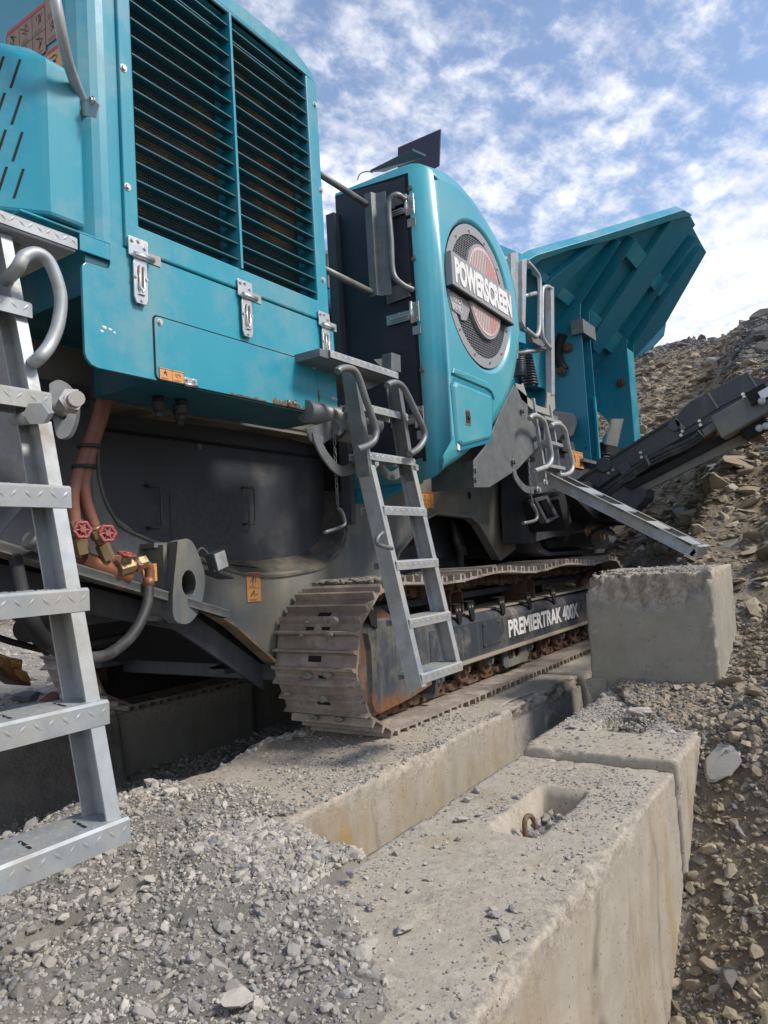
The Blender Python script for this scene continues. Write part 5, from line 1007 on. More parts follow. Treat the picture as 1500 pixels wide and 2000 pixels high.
def axis(parts): return np.unique(np.concatenate([np.arange(a, b, s) for a, b, s in parts]))
gx_ = axis([(-400, -60, 60), (-60, -4, 6), (-4, .4, .3), (.4, 3.2, .018), (3.2, 6, .03), (6, 12, .06), (12, 16.5, .07), (16.5, 40, 1.5), (40, 420, 40)])
gy_ = axis([(-300, -20, 40), (-20, -2, 1.5), (-2, 0, .15), (0, 2.8, .018), (2.8, 5.0, .045), (5, 12, .15), (12, 40, 2), (40, 420, 40)])
X, Y = np.meshgrid(gx_, gy_, indexing='ij'); Z = ground_h(X, Y)
def grid_mesh(name, X, Y, Z, m, attrs=()):
    nx, ny = X.shape; me = bpy.data.meshes.new(name); v = np.stack([X, Y, Z], -1).reshape(-1, 3)
    i = np.arange(nx*ny).reshape(nx, ny); q = np.stack([i[:-1, :-1], i[1:, :-1], i[1:, 1:], i[:-1, 1:]], -1).reshape(-1, 4)
    fast_mesh(me, v, q, 4); me.materials.append(M[m])
    for an, av in attrs: a = me.attributes.new(an, 'FLOAT', 'POINT'); a.data.foreach_set('value', av.ravel().astype(np.float32))
    o = bpy.data.objects.new(name, me); COL.objects.link(o); return o
def fast_mesh(me, v, f, k, smooth=True):
    me.vertices.add(len(v)); me.vertices.foreach_set('co', v.astype(np.float32).ravel()); me.loops.add(f.size); me.loops.foreach_set('vertex_index', f.ravel().astype(np.int32))
    me.polygons.add(len(f)); me.polygons.foreach_set('loop_start', (np.arange(len(f))*k).astype(np.int32)); me.polygons.foreach_set('use_smooth', np.full(len(f), smooth)); me.update(calc_edges=True); me.validate()
def brown_f(x, y): return np.clip(sstep(.72, .60, y)+sstep(5, 6.0, x)*(y < 4.3)+sstep(7, 8, x), 0, 1)
def slate_f(x, y):
    d = y-(.145*x-.25+.5*fbm(x, y, .5, 3)); return np.clip(sstep(.3, -.3, d)*sstep(8.5, 10.5, x)+sstep(13.3, 14.2, x+.6*fbm(x, y, .6, 2))*.8, 0, 1)
gr = grid_mesh('ground', X, Y, Z, 'ground', [('brown', brown_f(X, Y)), ('slate', slate_f(X, Y))]); tag(gr, None, None, kind='structure')
# ================================================================== STONES
def proto(seed, sub=1, cuts=7):
    rr = np.random.default_rng(seed); bm_ = bmesh.new(); bmesh.ops.create_icosphere(bm_, subdivisions=sub, radius=1); v = np.array([q.co[:] for q in bm_.verts]); f = np.array([[q.index for q in t.verts] for t in bm_.faces]); bm_.free()
    v = v*(1+.12*rr.standard_normal((len(v), 1)))
    for _ in range(cuts):
        n_ = rr.standard_normal(3); n_ /= np.linalg.norm(n_); d = rr.uniform(.45, .8); e = v@n_; v = v-np.clip(e-d, 0, None)[:, None]*n_
    return v, f
PRO = [proto(s, 1, 5) for s in range(14)]; PRO2 = [proto(100+s, 2, 10) for s in range(12)]; PRO3 = [proto(200+s, 3, 13) for s in range(10)]
def rots(n, rng, tilt=1.0):
    a = rng.uniform(0, 2*np.pi, n); c, s = np.cos(a), np.sin(a); Rz = np.zeros((n, 3, 3)); Rz[:, 0, 0] = c; Rz[:, 0, 1] = -s; Rz[:, 1, 0] = s; Rz[:, 1, 1] = c; Rz[:, 2, 2] = 1
    b_ = rng.normal(0, .5*tilt, n); c, s = np.cos(b_), np.sin(b_); Rx = np.zeros((n, 3, 3)); Rx[:, 0, 0] = 1; Rx[:, 1, 1] = c; Rx[:, 1, 2] = -s; Rx[:, 2, 1] = s; Rx[:, 2, 2] = c
    b_ = rng.normal(0, .4*tilt, n); c, s = np.cos(b_), np.sin(b_); Ry = np.zeros((n, 3, 3)); Ry[:, 1, 1] = 1; Ry[:, 0, 0] = c; Ry[:, 0, 2] = s; Ry[:, 2, 0] = -s; Ry[:, 2, 2] = c
    return Rx@Ry@Rz
def scatter(name, pts, rad, m, protos, flat=(.45, .8), seed=1, tint=.15, tilt=1.0, kind='stuff', label=None, cat=None, tintv=None):
    rng = np.random.default_rng(seed); n = len(pts); which = rng.integers(0, len(protos), n); V = []; Fc = []; A = []; S = []; o_ = 0
    sc_ = np.stack([rng.uniform(.8, 1.35, n), rng.uniform(.6, 1.0, n), rng.uniform(*flat, n)], -1)*rad[:, None]; Rm = rots(n, rng, tilt)
    tv = (rng.random(n) < tint)*rng.uniform(.4, 1, n) if tintv is None else tintv; sv = np.clip(rng.normal(.5, .22, n), 0, 1)
    for k, (pv, pf) in enumerate(protos):
        idx = np.nonzero(which == k)[0]
        if not len(idx): continue
        v = pv[None]*sc_[idx][:, None]; v = np.einsum('nij,nkj->nki', Rm[idx], v)+pts[idx][:, None]
        V.append(v.reshape(-1, 3)); Fc.append((pf[None]+(np.arange(len(idx))*len(pv))[:, None, None]+o_).reshape(-1, 3)); o_ += len(idx)*len(pv)
        A.append(np.repeat(tv[idx], len(pv))); S.append(np.repeat(sv[idx], len(pv)))
    me = bpy.data.meshes.new(name); fast_mesh(me, np.concatenate(V), np.concatenate(Fc), 3, False); me.materials.append(M[m])
    for an, av in (('tint', np.concatenate(A)), ('shade', np.concatenate(S))): a = me.attributes.new(an, 'FLOAT', 'POINT'); a.data.foreach_set('value', av.astype(np.float32))
    o = bpy.data.objects.new(name, me); COL.objects.link(o); tag(o, label, cat, kind=kind); return o
def on_ground(n, x0, x1, y0, y1, seed, keep=None, lift=.0, px=1.0):
    rng = np.random.default_rng(seed); x = x0+(x1-x0)*rng.random(n)**px; y = y0+(y1-y0)*rng.random(n); 
    if keep is not None: k = keep(x, y); x, y = x[k], y[k]
    return np.stack([x, y, ground_h(x, y)+lift], -1)
def seen(x, y):   # inside the wedge the camera sees, with a margin for a step to the side
    return (y > .04*x-.35) & (y < 6+1.8*x)
def lognorm(n, med, sig, lo, hi, seed): return np.clip(med*np.exp(np.random.default_rng(seed).normal(0, sig, n)), lo, hi)
def pile(x, y):
    x = x-.10+RNG.normal(0, .07, len(x)); return seen(x, y) & ~((x > 1.88+.33*(y-1.73)+.25*fbm(x, y, 2.5, 3)) & (y > 1.70) & (y < 2.45)) & ~((y > .68) & (y < 1.34) & (x > 1.55-.95*(1.34-y)+.18*fbm(x, y, 2.2, 3)))
p = on_ground(38000, .55, 2.7, .5, 3.0, 11, pile); r = lognorm(len(p), .0048, .55, .002, .02, 12); p[:, 2] += r*.15
scatter('gravel', p, r, 'gravel_stone', PRO, seed=13, label='loose grey crushed gravel in the foreground', tint=.2)
p = on_ground(1900, .55, 2.6, .55, 2.6, 21, pile); r = lognorm(len(p), .0115, .40, .007, .034, 22)*(.7+.6*vnoise(p[:, 0]*4, p[:, 1]*4)); p[:, 2] += r*.1
scatter('gravel', p, r, 'gravel_stone', PRO2, (.4, .8), seed=23, label='coarser grey stones mixed in the foreground gravel', tint=.2)
p = on_ground(9000, 1.45, 2.5, 1.26, 1.80, 24, lambda x, y: ~((x > 1.95) & (y > 1.725))); r = lognorm(len(p), .0065, .55, .003, .026, 25)
scatter('gravel', p, r, 'gravel_stone', PRO, seed=26, label='gravel spilling into the near end of the trench', tint=.2)
p = on_ground(5200, 3.3, 4.4, .3, 1.30, 27, lambda x, y: (x-3.46)*.75 > (y-.86)); r = lognorm(len(p), .011, .55, .004, .04, 28)
scatter('rubble', p, r, 'bank_stone', PRO, (.25, .7), seed=29, label='rubble sliding over the corner of the second block', tint=.3)
# hollow between the rows, trench, far-left ground
p = on_ground(9000, .8, 4.3, 2.35, 4.0, 31); r = lognorm(len(p), .011, .5, .005, .04, 32); scatter('rubble', p, r, 'gravel_stone', PRO, seed=33, label='dark rubble in the hollow between the two block rows', tint=.3)
p = on_ground(6000, 1.5, 3.2, 1.33, 1.74, 34, px=1.4); r = lognorm(len(p), .007, .5, .004, .03, 35); scatter('rubble', p, r, 'gravel_stone', PRO, seed=36, label='grit lying in the narrow trench between the blocks')
p = on_ground(9000, 2.2, 14, 4.95, 16, 41, lambda x, y: (y > 1.25*x)); r = lognorm(len(p), .022, .55, .01, .12, 42); scatter('rubble', p, r, 'gravel_stone', PRO, seed=43, label='grey rubble on the ground beyond the far track')
# bank on the right: brown stones, larger with distance from the toe
rngb = np.random.default_rng(51)
def bankpts(n, x0, x1, seed, ymax=.75, px=1.0):
    rng = np.random.default_rng(seed); x = x0+(x1-x0)*rng.random(n)**px; lo = .05*x-.25; y = lo+(ymax-lo)*rng.random(n); return np.stack([x, y, ground_h(x, y)], -1)
p = bankpts(9500, 2.0, 5.2, 52); r = lognorm(len(p), .0085, .6, .003, .04, 53); p[:, 2] += r*.2; scatter('bank_rubble', p, r, 'bank_stone', PRO, (.35, .8), seed=54, label='small brown stones on the bank beside the blocks', tint=.2)
p = bankpts(420, 2.0, 5.2, 55); r = lognorm(len(p), .024, .45, .013, .08, 56); p[:, 2] += r*.3; scatter('bank_rubble', p, r, 'bank_stone', PRO2, (.2, .75), seed=57, label='larger brown stones on the bank beside the blocks', tint=.2)
def hill(n, x0, x1, seed, px=1.0):
    rng = np.random.default_rng(seed); x = x0+(x1-x0)*rng.random(n)**px; lo = .04*x-.3; hi = .40*x+.3; y = lo+(hi-lo)*rng.random(n); return np.stack([x, y, ground_h(x, y)], -1)
p = hill(24000, 5, 15.5, 61, .9); r = lognorm(len(p), .019, .65, .007, .10, 62)*(.55+p[:, 0]/16); sl_ = slate_f(p[:, 0], p[:, 1]); kk = np.random.default_rng(1).random(len(p)) < sl_
scatter('hill_rubble', p[~kk], r[~kk], 'bank_stone', PRO, (.18, .6), seed=63, label='brown slaty rubble covering the hill behind the crusher', tint=.15)
scatter('hill_rubble', p[kk], r[kk], 'slate_stone', PRO, (.25, .7), seed=64, label='dark grey rubble along the crest of the hill', tint=.12)
p = hill(800, 5.5, 15.5, 65); r = lognorm(len(p), .080, .5, .04, .26, 66); sl_ = slate_f(p[:, 0], p[:, 1]); kk = np.random.default_rng(2).random(len(p)) < sl_
scatter('hill_rubble', p[~kk], r[~kk], 'bank_stone', PRO2, (.12, .45), seed=67, label='flat brown slabs strewn over the hill', tint=.1, tilt=.7); scatter('hill_rubble', p[kk], r[kk], 'slate_stone', PRO2, (.3, .8), seed=68, label='blocky dark lumps near the crest of the hill', tint=.2)
def single(name, loc, size, m, seed, label, cat='stone', group=None, rot=(0, 0, 0), shade=.5, tint=0., protos=None):
    v, f = (protos or PRO3)[seed % 10]; me = bpy.data.meshes.new(name); fast_mesh(me, v*np.array(size), f, 3, False); me.materials.append(M[m])
    for an, av in (('tint', tint), ('shade', shade)): a = me.attributes.new(an, 'FLOAT', 'POINT'); a.data.foreach_set('value', np.full(len(v), av, np.float32))
    o = bpy.data.objects.new(name, me); COL.objects.link(o); o.location = loc; o.rotation_euler = rot; tag(o, label, cat, group); return o
ZT = -.862
def top(u, v, z=-.868): return P(u, v, z=z)
single('stone', top(462, 1968)+Vector((0, 0, .014)), (.042, .030, .022), 'gravel_stone', 1, 'largest rounded grey stone at the very bottom of the gravel, left of centre', shade=.75)
single('stone', top(390, 1790)+Vector((0, 0, .012)), (.034, .024, .018), 'gravel_stone', 2, 'pale angular stone in the middle of the foreground gravel', shade=.7)
single('stone', top(340, 1778)+Vector((0, 0, .012)), (.020, .018, .018), 'gravel_stone', 3, 'bluish grey stone just left of the pale angular one in the gravel', shade=.55, tint=.6)
single('stone', top(690, 1714)+Vector((0, 0, .012)), (.022, .020, .016), 'gravel_stone', 4, 'grey stone at the near end of the trench between the blocks', shade=.6, tint=.4)
single('stone', top(160, 1710)+Vector((0, 0, .01)), (.022, .014, .012), 'bank_stone', 5, 'small tan stone under the lowest step of the near ladder', shade=.95)
single('stone', top(72, 1858)+Vector((0, 0, .01)), (.030, .022, .018), 'gravel_stone', 6, 'pale blocky stone at the left edge of the foreground gravel', shade=.8)
single('stone', top(1000, 1778, -.885)+Vector((0, 0, .002)), (.0, .0, .0), 'gravel_stone', 7, 'x') if False else None
single('stone', top(985, 1912, -.88)+Vector((0, 0, .006)), (.022, .012, .009), 'gravel_stone', 8, 'x') if False else None
# ================================================================== CONCRETE BLOCKS
def block(name, lo, hi, res, m, label, seed, rmin=.006, rmax=.035, big=(), pockets=(), stains=(), yaw=0, tiltx=0, rot_c=None):
    """cast block: rounded, chipped edges; big = deep break-outs (centre, radius, depth); pockets = hollows in the top"""
    lo = np.array(lo, float); hi = np.array(hi, float); V = []; Fc = []; o_ = 0
    n3 = [max(2, int(round((hi[i]-lo[i])/res))) for i in range(3)]
    for ax in range(3):
        a, b_ = [i for i in range(3) if i != ax]
        ga = np.linspace(lo[a], hi[a], n3[a]+1); gb = np.linspace(lo[b_], hi[b_], n3[b_]+1); A, B_ = np.meshgrid(ga, gb, indexing='ij')
        for side in (0, 1):
            v = np.zeros(A.shape+(3,)); v[..., a] = A; v[..., b_] = B_; v[..., ax] = (lo if side == 0 else hi)[ax]
            i = np.arange(A.size).reshape(A.shape)+o_; q = np.stack([i[:-1, :-1], i[1:, :-1], i[1:, 1:], i[:-1, 1:]], -1).reshape(-1, 4)
            if (side == 0) ^ (ax == 1): q = q[:, ::-1]
            V.append(v.reshape(-1, 3)); Fc.append(q); o_ += A.size
    v = np.concatenate(V); f = np.concatenate(Fc)
    pts = [Vector(p) for p in v]
    nz = np.array([noise.noise(p*4+Vector((seed, 0, 0))) for p in pts]); nf = np.array([noise.noise(p*19+Vector((0, seed, 0))) for p in pts]); nff = np.array([noise.noise(p*55+Vector((0, seed, 3))) for p in pts])
    r = rmin+(rmax-rmin)*np.clip(nz*1.3+nf*1.4+nff*.5+.25, 0, 1)**2.6; r = r[:, None]
    inn = np.clip(v, lo+r, hi-r); d = v-inn; l = np.linalg.norm(d, axis=1, keepdims=True); cnt = (np.abs(d) > 1e-9).sum(1)
    w = np.where(cnt[:, None] > 1, inn+d/np.maximum(l, 1e-9)*r, v)
    rough = ((cnt > 1)*1.0)*np.clip((r[:, 0]-.008)/.012, 0, 1)
    w = w+(nff*(.005*(cnt > 1)+.0012)+nf*.003)[:, None]*np.sign(v-(lo+hi)/2)*0.5
    ctr = (lo+hi)/2
    for c, rad_, dp, dirn in big:
        c = np.array(c); e = np.linalg.norm((w-c)/np.array(rad_), axis=1)+.30*nf+.25*nz+.10*nff; k = np.clip((1-e)/.16, 0, 1); dirn = np.array(dirn, float); dirn /= np.linalg.norm(dirn)
        w = w-(k*(dp*(.75+.9*nf+.5*nff)))[:, None]*dirn; rough = np.maximum(rough, k)
    for (x0, x1, y0, y1, dp, slx) in pockets:   # sloping hollow, deepest at x1
        t = np.clip((w[:, 0]-x0)/(x1-x0), 0, 1); ins = (w[:, 2] > hi[2]-.02) & (w[:, 0] > x0) & (w[:, 0] < x1)
        ey = np.clip((w[:, 1]-y0)/.014, 0, 1)*np.clip((y1-w[:, 1])/.014, 0, 1); ex2 = np.clip((x1-w[:, 0])/.025, 0, 1); w[:, 2] -= np.where(ins, dp*np.minimum(1, t*slx)*ey*ex2, 0)
    front = (w[:, 1] < lo[1]+.03)
    rough = np.maximum(rough, front*np.clip((w[:, 2]-(hi[2]-.13))/.10+.9*nz+.5*nf, 0, 1)*.75)
    at_ = {'dark': np.zeros(len(w)), 'yellow': np.zeros(len(w))}
    for (sx, hw, k_, amt) in stains:
        dd = np.abs(w[:, 0]-sx-.02*nz*4)/(hw*(1+.5*(hi[2]-w[:, 2]))); at_[k_] = np.maximum(at_[k_], front*np.clip(1.15-dd, 0, 1)*amt*np.clip(.7+nf*.6+nz*.3, 0, 1))
    me = bpy.data.meshes.new(name); cc = (lo+hi)/2; cc[2] = lo[2]; fast_mesh(me, w-cc, f, 4); 
    b = bmesh.new(); b.from_mesh(me); 
    me.materials.append(M[m]); b.free()
    for an, kk in (('stain', 'dark'), ('yellow', 'yellow')): a = me.attributes.new(an, 'FLOAT', 'POINT'); a.data.foreach_set('value', at_[kk].astype(np.float32))
    a = me.attributes.new('rough', 'FLOAT', 'POINT'); a.data.foreach_set('value', np.clip(rough+np.where((w[:, 2] > hi[2]-.03), np.clip(.55+nz*.9+nf*.5, .15, 1), 0), 0, 1).astype(np.float32))
    b = bmesh.new(); b.from_mesh(me); bmesh.ops.remove_doubles(b, verts=b.verts, dist=.0004); b.to_mesh(me); b.free()
    o = bpy.data.objects.new(name, me); COL.objects.link(o); o.location = cc; o.rotation_euler = (tiltx, 0, yaw); tag(o, label, 'concrete block', 'cast concrete blocks'); return o
block('concrete_block', (-.1, .70, -1.95), (2.976, 1.335, -.885), .013, 'concrete', 'nearest long concrete block with a lifting slot in its gravelly top', 3, .004, .055, pockets=[(2.14, 2.62, .92, 1.10, .12, 1.7)], big=[((1.97, .70, -.89), (.045, .05, .05), .045, (0, -1, .6)), ((2.35, .70, -.88), (.07, .03, .04), .02, (0, -1, .6)), ((1.45, .70, -.88), (.09, .03, .04), .02, (0, -1, .6))], stains=[(1.97, .028, 'dark', .9), (2.6, .02, 'dark', .5), (2.75, .05, 'yellow', .4), (1.35, .09, 'yellow', .5), (1.25, .05, 'dark', .4)])
block('concrete_block', (2.985, .69, -1.85), (4.25, 1.33, -.848), .020, 'concrete', 'second long concrete block, in front of the upright one', 5, .004, .05, pockets=[(3.35, 3.85, .92, 1.14, .09, 1.4)])
up_ = block('concrete_block', (4.30, .735, -.868), (5.02, 1.44, -.165), .017, 'concrete_grey', 'upright square concrete block with a broken top edge', 8, .006, .06, big=[((4.30, 1.07, -.14), (.36, .36, .25), .050, (-1, 0, .6)), ((4.45, 1.45, -.17), (.3, .12, .12), .05, (-.3, 1, .6))])
block('concrete_block', (1.30, 1.735, -1.75), (3.80, 2.50, -.878), .020, 'concrete', 'pale stained concrete block under the front of the near track', 11, .004, .05, big=[((2.9, 1.735, -.88), (.14, .05, .05), .02, (0, -1, .5))], stains=[(2.22, .05, 'yellow', .95), (2.34, .04, 'yellow', .6), (2.75, .03, 'dark', .35), (3.1, .05, 'dark', .35)])
block('concrete_block', (3.83, 1.765, -1.75), (5.05, 2.50, -.90), .022, 'concrete_grey', 'rough broken concrete block beyond the joint under the near track', 13, .02, .07, big=[((4.15, 1.76, -.95), (.30, .12, .30), .08, (0, -1, .3)), ((4.8, 1.76, -1.0), (.35, .12, .15), .05, (0, -1, .3))])
block('concrete_block', (5.08, 1.74, -1.75), (7.45, 2.50, -.895), .05, 'concrete_grey', 'concrete block under the rear of the near track, behind the upright block', 14)
block('concrete_block', (-.6, 4.0, -1.9), (4.12, 4.85, -.878), .05, 'concrete_grey', 'long dark concrete block under the front of the far track', 15)
block('concrete_block', (4.16, 4.05, -1.9), (7.6, 4.85, -.89), .06, 'concrete_grey', 'dark concrete block beyond the joint under the far track', 16)
# lifting loop of the nearest block
b = MB(); b.tube(smooth_path([Vector((2.30, 1.02, -1.02)), Vector((2.29, 1.03, -.95)), Vector((2.32, 1.04, -.90)), Vector((2.36, 1.03, -.91)), Vector((2.38, 1.02, -1.01))], 5), .009, 8)
lo_ = b.build('lifting_loop', 'rusty'); tag(lo_, 'rusty lifting loop in the slot of the nearest block', 'loop')
def drop(u, v, x0=1.0, dx=.02):
    for k in range(900):
        q = P(u, v, x=x0+k*dx)
        if float(ground_h(np.array([q.x]), np.array([q.y]))[0]) > q.z: return q
    return q
# broken shards
def shard(pix, plane, t_, name, m, label, cat='concrete shard', ext=None):
    b = MB(); pts = [P(u, v, **plane) for u, v in pix]; c = sum(pts, Vector())/len(pts); b.prism([p-c for p in pts], ext or (t_, .01, 0)); o = b.build(name, m, None, .004, 2); o.location = c; me = o.data
    for an, av in (('tint', .2), ('shade', .6), ('rough', .3)): a = me.attributes.new(an, 'FLOAT', 'POINT'); a.data.foreach_set('value', np.full(len(me.vertices), av, np.float32))
    tag(o, label, cat); return o
shard([(1143, 1330), (1163, 1323), (1183, 1328), (1185, 1345), (1180, 1372), (1163, 1373), (1150, 1352)], dict(x=4.27), .05, 'concrete_shard', 'concrete_grey', 'triangular concrete fragment leaning at the corner of the upright block')
def slab(u, v, x, size, rot, m, seed, label, cat='stone slab', shade=.6, group=None):
    q = P(u, v, x=x); return single('stone_slab' if 'slab' in cat else 'stone', q, size, m, seed, label, cat, group, rot, shade)
single('stone', P(1245, 1388, z=-.80), (.075, .055, .032), 'gravel_stone', 4, 'flat concrete lump lying on the second block below the upright one', 'rock', shade=.75, rot=(.1, .1, .6))
single('stone', P(1117, 1418, z=-.835), (.030, .026, .018), 'gravel_stone', 2, 'angular blue grey stone on the left of the second block', 'rock', shade=.6, tint=.5)
single('stone_slab', drop(1413, 1500)+Vector((-.015, .015, .02)), (.125, .10, .020), 'gravel_stone', 6, 'large flat triangular slab on the bank right of the second block', 'slab', rot=tuple(Vector((-.5, .45, .75)).to_track_quat('Z', 'Y').to_euler()), shade=.75)
single('stone', P(1372, 1140, y=.55) if False else drop(1460, 1535), (.045, .035, .03), 'bank_stone', 3, 'brown stone just below the large flat slab', 'rock', shade=.7)
single('stone', drop(1405, 1652), (.055, .03, .026), 'bank_stone', 5, 'long tan stone on the bank against the nearest block', 'rock', shade=.85, rot=(0, .2, .5))
single('stone_slab', drop(1450, 1630), (.045, .05, .02), 'gravel_stone', 7, 'dark pointed slate piece standing on the bank', 'slab', rot=(1.1, .2, .3), shade=.35, tint=.8)
single('stone', drop(1352, 1925), (.055, .045, .035), 'bank_stone', 8, 'big smooth brown stone low on the bank at the bottom right', 'rock', shade=.6)
single('stone', drop(1400, 1935), (.03, .035, .04), 'gravel_stone', 9, 'grey brown stone right of the big smooth one at the bottom right', 'rock', shade=.5, rot=(.3, .4, 0))
single('stone', drop(1435, 1885), (.055, .02, .02), 'bank_stone', 1, 'curved narrow brown stone above the grey brown one on the bank', 'rock', shade=.5, rot=(.2, .7, .2))
# boulders behind the upright block and under the conveyor
for (u, v, x, s_, r_, m_, sd, lb, shd) in (
  (1395, 945, 8.6, (.22, .17, .12), (.2, .4, .3), 'bank_stone', 2, 'weathered rounded boulder on the slope below the conveyor', .75),
  (1432, 955, 8.5, (.09, .13, .08), (.3, .2, .8), 'gravel_stone', 3, 'squared grey rock right of the rounded boulder', .6),
  (1352, 1010, 7.8, (.20, .13, .09), (.1, .3, .2), 'gravel_stone', 4, 'tan boulder stacked above the upright block', .85),
  (1362, 1035, 7.6, (.15, .10, .08), (.3, .1, .2), 'bank_stone', 5, 'squared rock just beneath the tan boulder', .7),
  (1250, 1082, 6.6, (.11, .06, .08), (.5, .5, 1.0), 'gravel_stone', 6, 'tilted pale rock behind the upright block beside the track end', .85),
  (1292, 1075, 6.4, (.16, .10, .05), (.9, .3, .5), 'gravel_stone', 7, 'long pale slab leaning behind the upright block', .9),
  (1320, 1062, 6.6, (.09, .07, .05), (.2, .3, .5), 'bank_stone', 8, 'brown rock under the foot of the far ladder', .8),
  (1307, 982, 8.3, (.07, .05, .045), (.1, .3, .2), 'bank_stone', 9, 'small tan rock left of the weathered boulder', 1.0),
  (1325, 985, 8.4, (.06, .05, .04), (.1, .3, .2), 'gravel_stone', 1, 'grey rock beside the small tan rock', .6),
  (1432, 892, 9.4, (.20, .12, .05), (.3, .5, .2), 'gravel_stone', 2, 'pale flat rock directly under the conveyor', 1.0),
  (1475, 890, 9.6, (.18, .10, .05), (.2, .3, .2), 'bank_stone', 3, 'second pale flat rock right of the one under the conveyor', 1.0),
  (1395, 708, 12.3, (.16, .14, .10), (.4, .2, .5), 'gravel_stone', 4, 'pale grey boulder high on the hill', .75),
  (1285, 905, 9.4, (.10, .06, .03), (.1, .3, .2), 'bank_stone', 5, 'thin slab just above the conveyor side', .9),
  (1296, 818, 10.6, (.22, .1, .03), (.1, .2, .3), 'bank_stone', 6, 'thin tan slab on the hill above the conveyor foot', 1.0),
  (1278, 795, 10.9, (.08, .14, .03), (.6, .2, .3), 'bank_stone', 7, 'upright tan slab beside the hopper post', 1.0)):
    q = P(u, v, x=x); gh = float(ground_h(np.array([q.x]), np.array([q.y]))[0]); best = None
    for k in range(200):      # slide the stone along its sight line until it rests on the slope
        xx = 4.9+k*.05; qq = P(u, v, x=xx); g_ = float(ground_h(np.array([qq.x]), np.array([qq.y]))[0])
        if g_ > qq.z-.02: best = qq; break
    if best: f_ = best.x/x; q = best; s_ = tuple(a*f_ for a in s_)
    single('boulder', q, s_, m_, sd, lb, 'rock', rot=r_, shade=shd)
# stones lying on the nearest block (each its own object)
lst = [(1000, 1778, .016, 'small blue grey chip right of the middle of the nearest block'), (962, 1782, .018, None), (870, 1650, .013, None), (895, 1640, .015, None), (901, 1604, .026, None), (938, 1594, .020, None), (1048, 1630, .016, 'dark cube shaped stone just below the lifting slot'), (960, 1790, .0, None),
       (985, 1834, .026, 'darkest stone in the middle of the nearest block'), (965, 1790, .020, 'pale stone with a rust coloured halo on the nearest block'), (932, 1548, .024, 'pale rounded stone at the left rim of the nearest block'), (912, 1566, .022, 'second pale stone left of the rounded one on the block rim'), (1030, 1835, .010, None), (725, 1775, .022, None), (790, 1820, .026, None), (800, 1742, .014, None), (840, 1720, .014, None), (830, 1690, .012, None), (775, 1670, .016, None), (715, 1850, .03, None), (1010, 1560, .016, None), (960, 1580, .014, None), (635, 1960, .030, 'squared grey green stone at the bottom edge of the nearest block')]
for i, (u, v, s_, lb) in enumerate(lst):
    if s_ == 0: continue
    single('stone', P(u, v, z=-.885)+Vector((0, 0, s_*.3)), (s_, s_*.8, s_*.55), 'gravel_stone', i, lb or 'small grey stone lying on the dusty top of the nearest block', 'stone', 'small stones on the nearest block', (0, 0, i*1.3), .45+.3*((i*7) % 5)/5, .6*(i % 3 == 0))
# stones filling the slots
def fill(x0, x1, y0, y1, z, n, name_l, seed, rr):
    rg_ = np.random.default_rng(seed); p = np.stack([rg_.uniform(x0, x1, n), rg_.uniform(y0, y1, n), z+rg_.uniform(-.01, .015, n)], -1); scatter('rubble', p, rg_.uniform(*rr, n), 'gravel_stone', PRO2, (.5, .9), seed=seed, label=name_l, tint=.4)
fill(2.22, 2.60, .935, 1.085, -.985, 90, 'stones lying in the slot of the nearest block', 71, (.012, .03)); fill(3.5, 3.82, .95, 1.12, -.91, 60, 'stones lying in the slot of the second block', 72, (.012, .035))
# grit on the block tops
def grit(n, x0, x1, y0, y1, z, seed, label, med=.0032, fade=0, hi=.012):
    rg_ = np.random.default_rng(seed); x = rg_.uniform(x0, x1, n); y = rg_.uniform(y0, y1, n); dn = .5+fbm(x, y, 3.0, 4)*1.5+fade*((x-x0)/(x1-x0)-.5)
    k = rg_.random(n) < np.clip(dn, .08, 1); k &= ~((x > 2.13) & (x < 2.64) & (y > .91) & (y < 1.11)); x, y = x[k], y[k]; r = lognorm(len(x), med, .5, med*.5, hi, seed+1); scatter('grit', np.stack([x, y, z+r*.25], -1), r, 'gravel_stone', PRO, (.35, .7), seed=seed, label=label, tint=.3, tilt=.5)
notpocket = None
grit(15000, 1.0, 2.95, .73, 1.33, -.886, 81, 'fine grey grit strewn on the top of the nearest block', .0030, .9)
grit(9000, 3.0, 4.25, .72, 1.32, -.849, 83, 'slaty grit covering the second block', .0045, .4, .018); grit(1500, 4.33, 5.0, .76, 1.42, -.166, 85, 'grit on top of the upright block', .005)
grit(8000, 1.85, 3.6, 1.76, 2.45, -.879, 87, 'grit on the block below the front of the track', .0045, -.5); grit(1500, 1.9, 3.7, 1.74, 1.80, -.879, 89, 'grit along the edge of the block under the track', .004)
rg_ = np.random.default_rng(91); n = 700; x = rg_.uniform(3.85, 4.9, n); y = .45+.9*rg_.random(n)**.8
x = 4.30-np.abs(rg_.normal(0, .09, n)); p = np.stack([x, rg_.uniform(.62, 1.34, n), np.full(n, -.845)], -1); scatter('rubble', p, lognorm(n, .012, .5, .005, .04, 92), 'gravel_stone', PRO, seed=93, label='slaty rubble along the foot of the upright block', tint=.4)
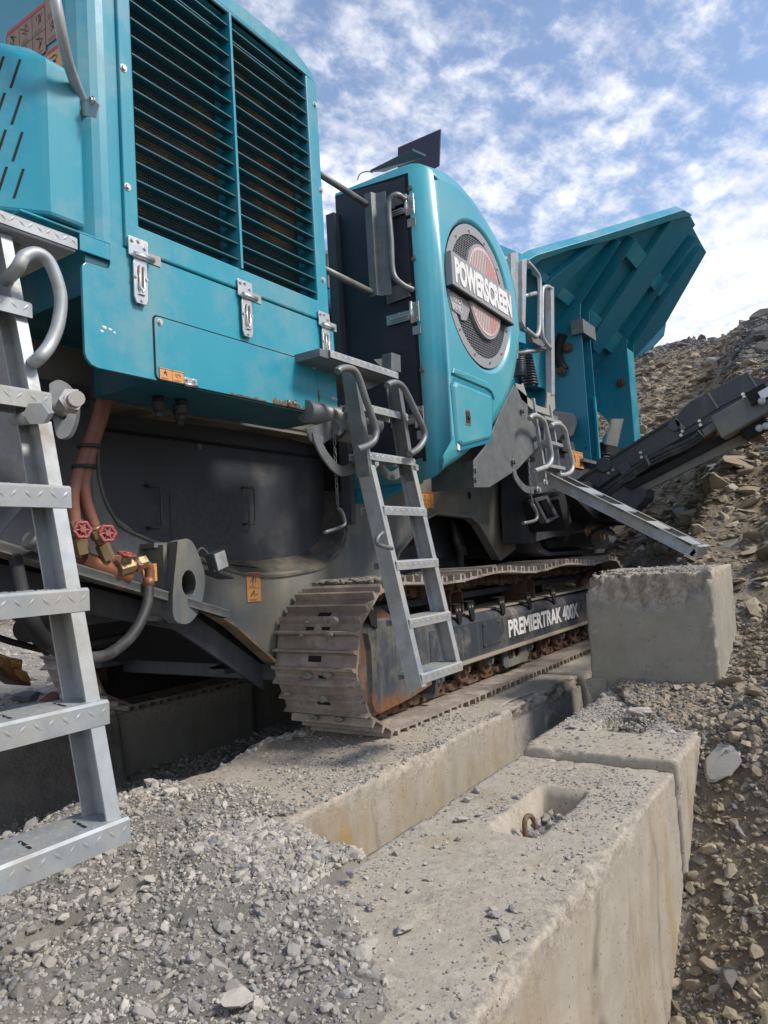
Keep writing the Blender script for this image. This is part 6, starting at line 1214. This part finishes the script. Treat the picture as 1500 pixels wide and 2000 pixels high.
# yellow digger bucket edge and reddish rock at the far left
b = MB(); q0 = P(-120, 1250, y=5.0); pts = [P(u, v, y=5.2) for u, v in ((-200, 1230), (0, 1275), (20, 1283), (46, 1288), (44, 1308), (54, 1312), (62, 1328), (60, 1335), (30, 1330), (0, 1305), (-200, 1290))]
b.prism(pts, (0, .12, .0)); bk = b.build('bucket_edge', 'yellow_paint', None, .012); tag(bk, 'worn yellow digger bucket edge at the left border', 'digger bucket')
for pix in ([(22, 1290), (44, 1296), (40, 1304), (28, 1302), (26, 1308), (22, 1300)], [(28, 1306), (52, 1312), (54, 1320), (46, 1322), (44, 1330), (30, 1318)], [(-10, 1278), (16, 1284), (4, 1302), (-10, 1300)]):
    b = MB(); b.prism([P(u, v, y=5.17) for u, v in pix], (0, .03, 0)); b.build('tooth_adapter', 'yellow_paint', bk, .006)
b = MB(); b.prism([P(u, v, y=5.15) for u, v in ((-200, 1300), (0, 1305), (30, 1330), (62, 1334), (60, 1340), (30, 1338), (0, 1318), (-200, 1330))], (0, .14, 0)); b.build('cutting_edge', 'rusty', bk, .004)
mat('red_rock', (.20, .055, .03), .8, var=((.11, .04, .03), 8, .4, .6), bump=(30, .5, .01))
r1_ = single('stone', P(92, 1372, y=4.98), (.10, .09, .07), 'gravel_stone', 3, 'reddish brown rock in front of the far track', 'rock'); r1_.data.materials.clear(); r1_.data.materials.append(M['red_rock'])
single('stone', P(55, 1362, y=5.1), (.12, .09, .07), 'gravel_stone', 5, 'dark grey rock left of the reddish one before the far track', 'rock', shade=.25, tint=1)
b = MB(); b.box((10, 20, -.9), (30, 60, 1.6)); 
pl = single('spoil_heap', Vector((6, 34, -1)), (14, 6, 2.4), 'gravel_stone', 2, 'pale sandy heap in the far distance at the left', 'spoil heap', shade=1.0, protos=PRO3)
# nothing deeper than thing > part > sub-part
for o in list(COL.objects):
    ch_ = []; q = o
    while q.parent: q = q.parent; ch_.append(q)
    if len(ch_) > 2: o.parent = ch_[-2]
# ================================================================== anchor the crusher at its base
base = Vector((5.0, 3.2, -.87)); CR.location = base
for c in list(CR.children): c.location = Vector(c.location)-base
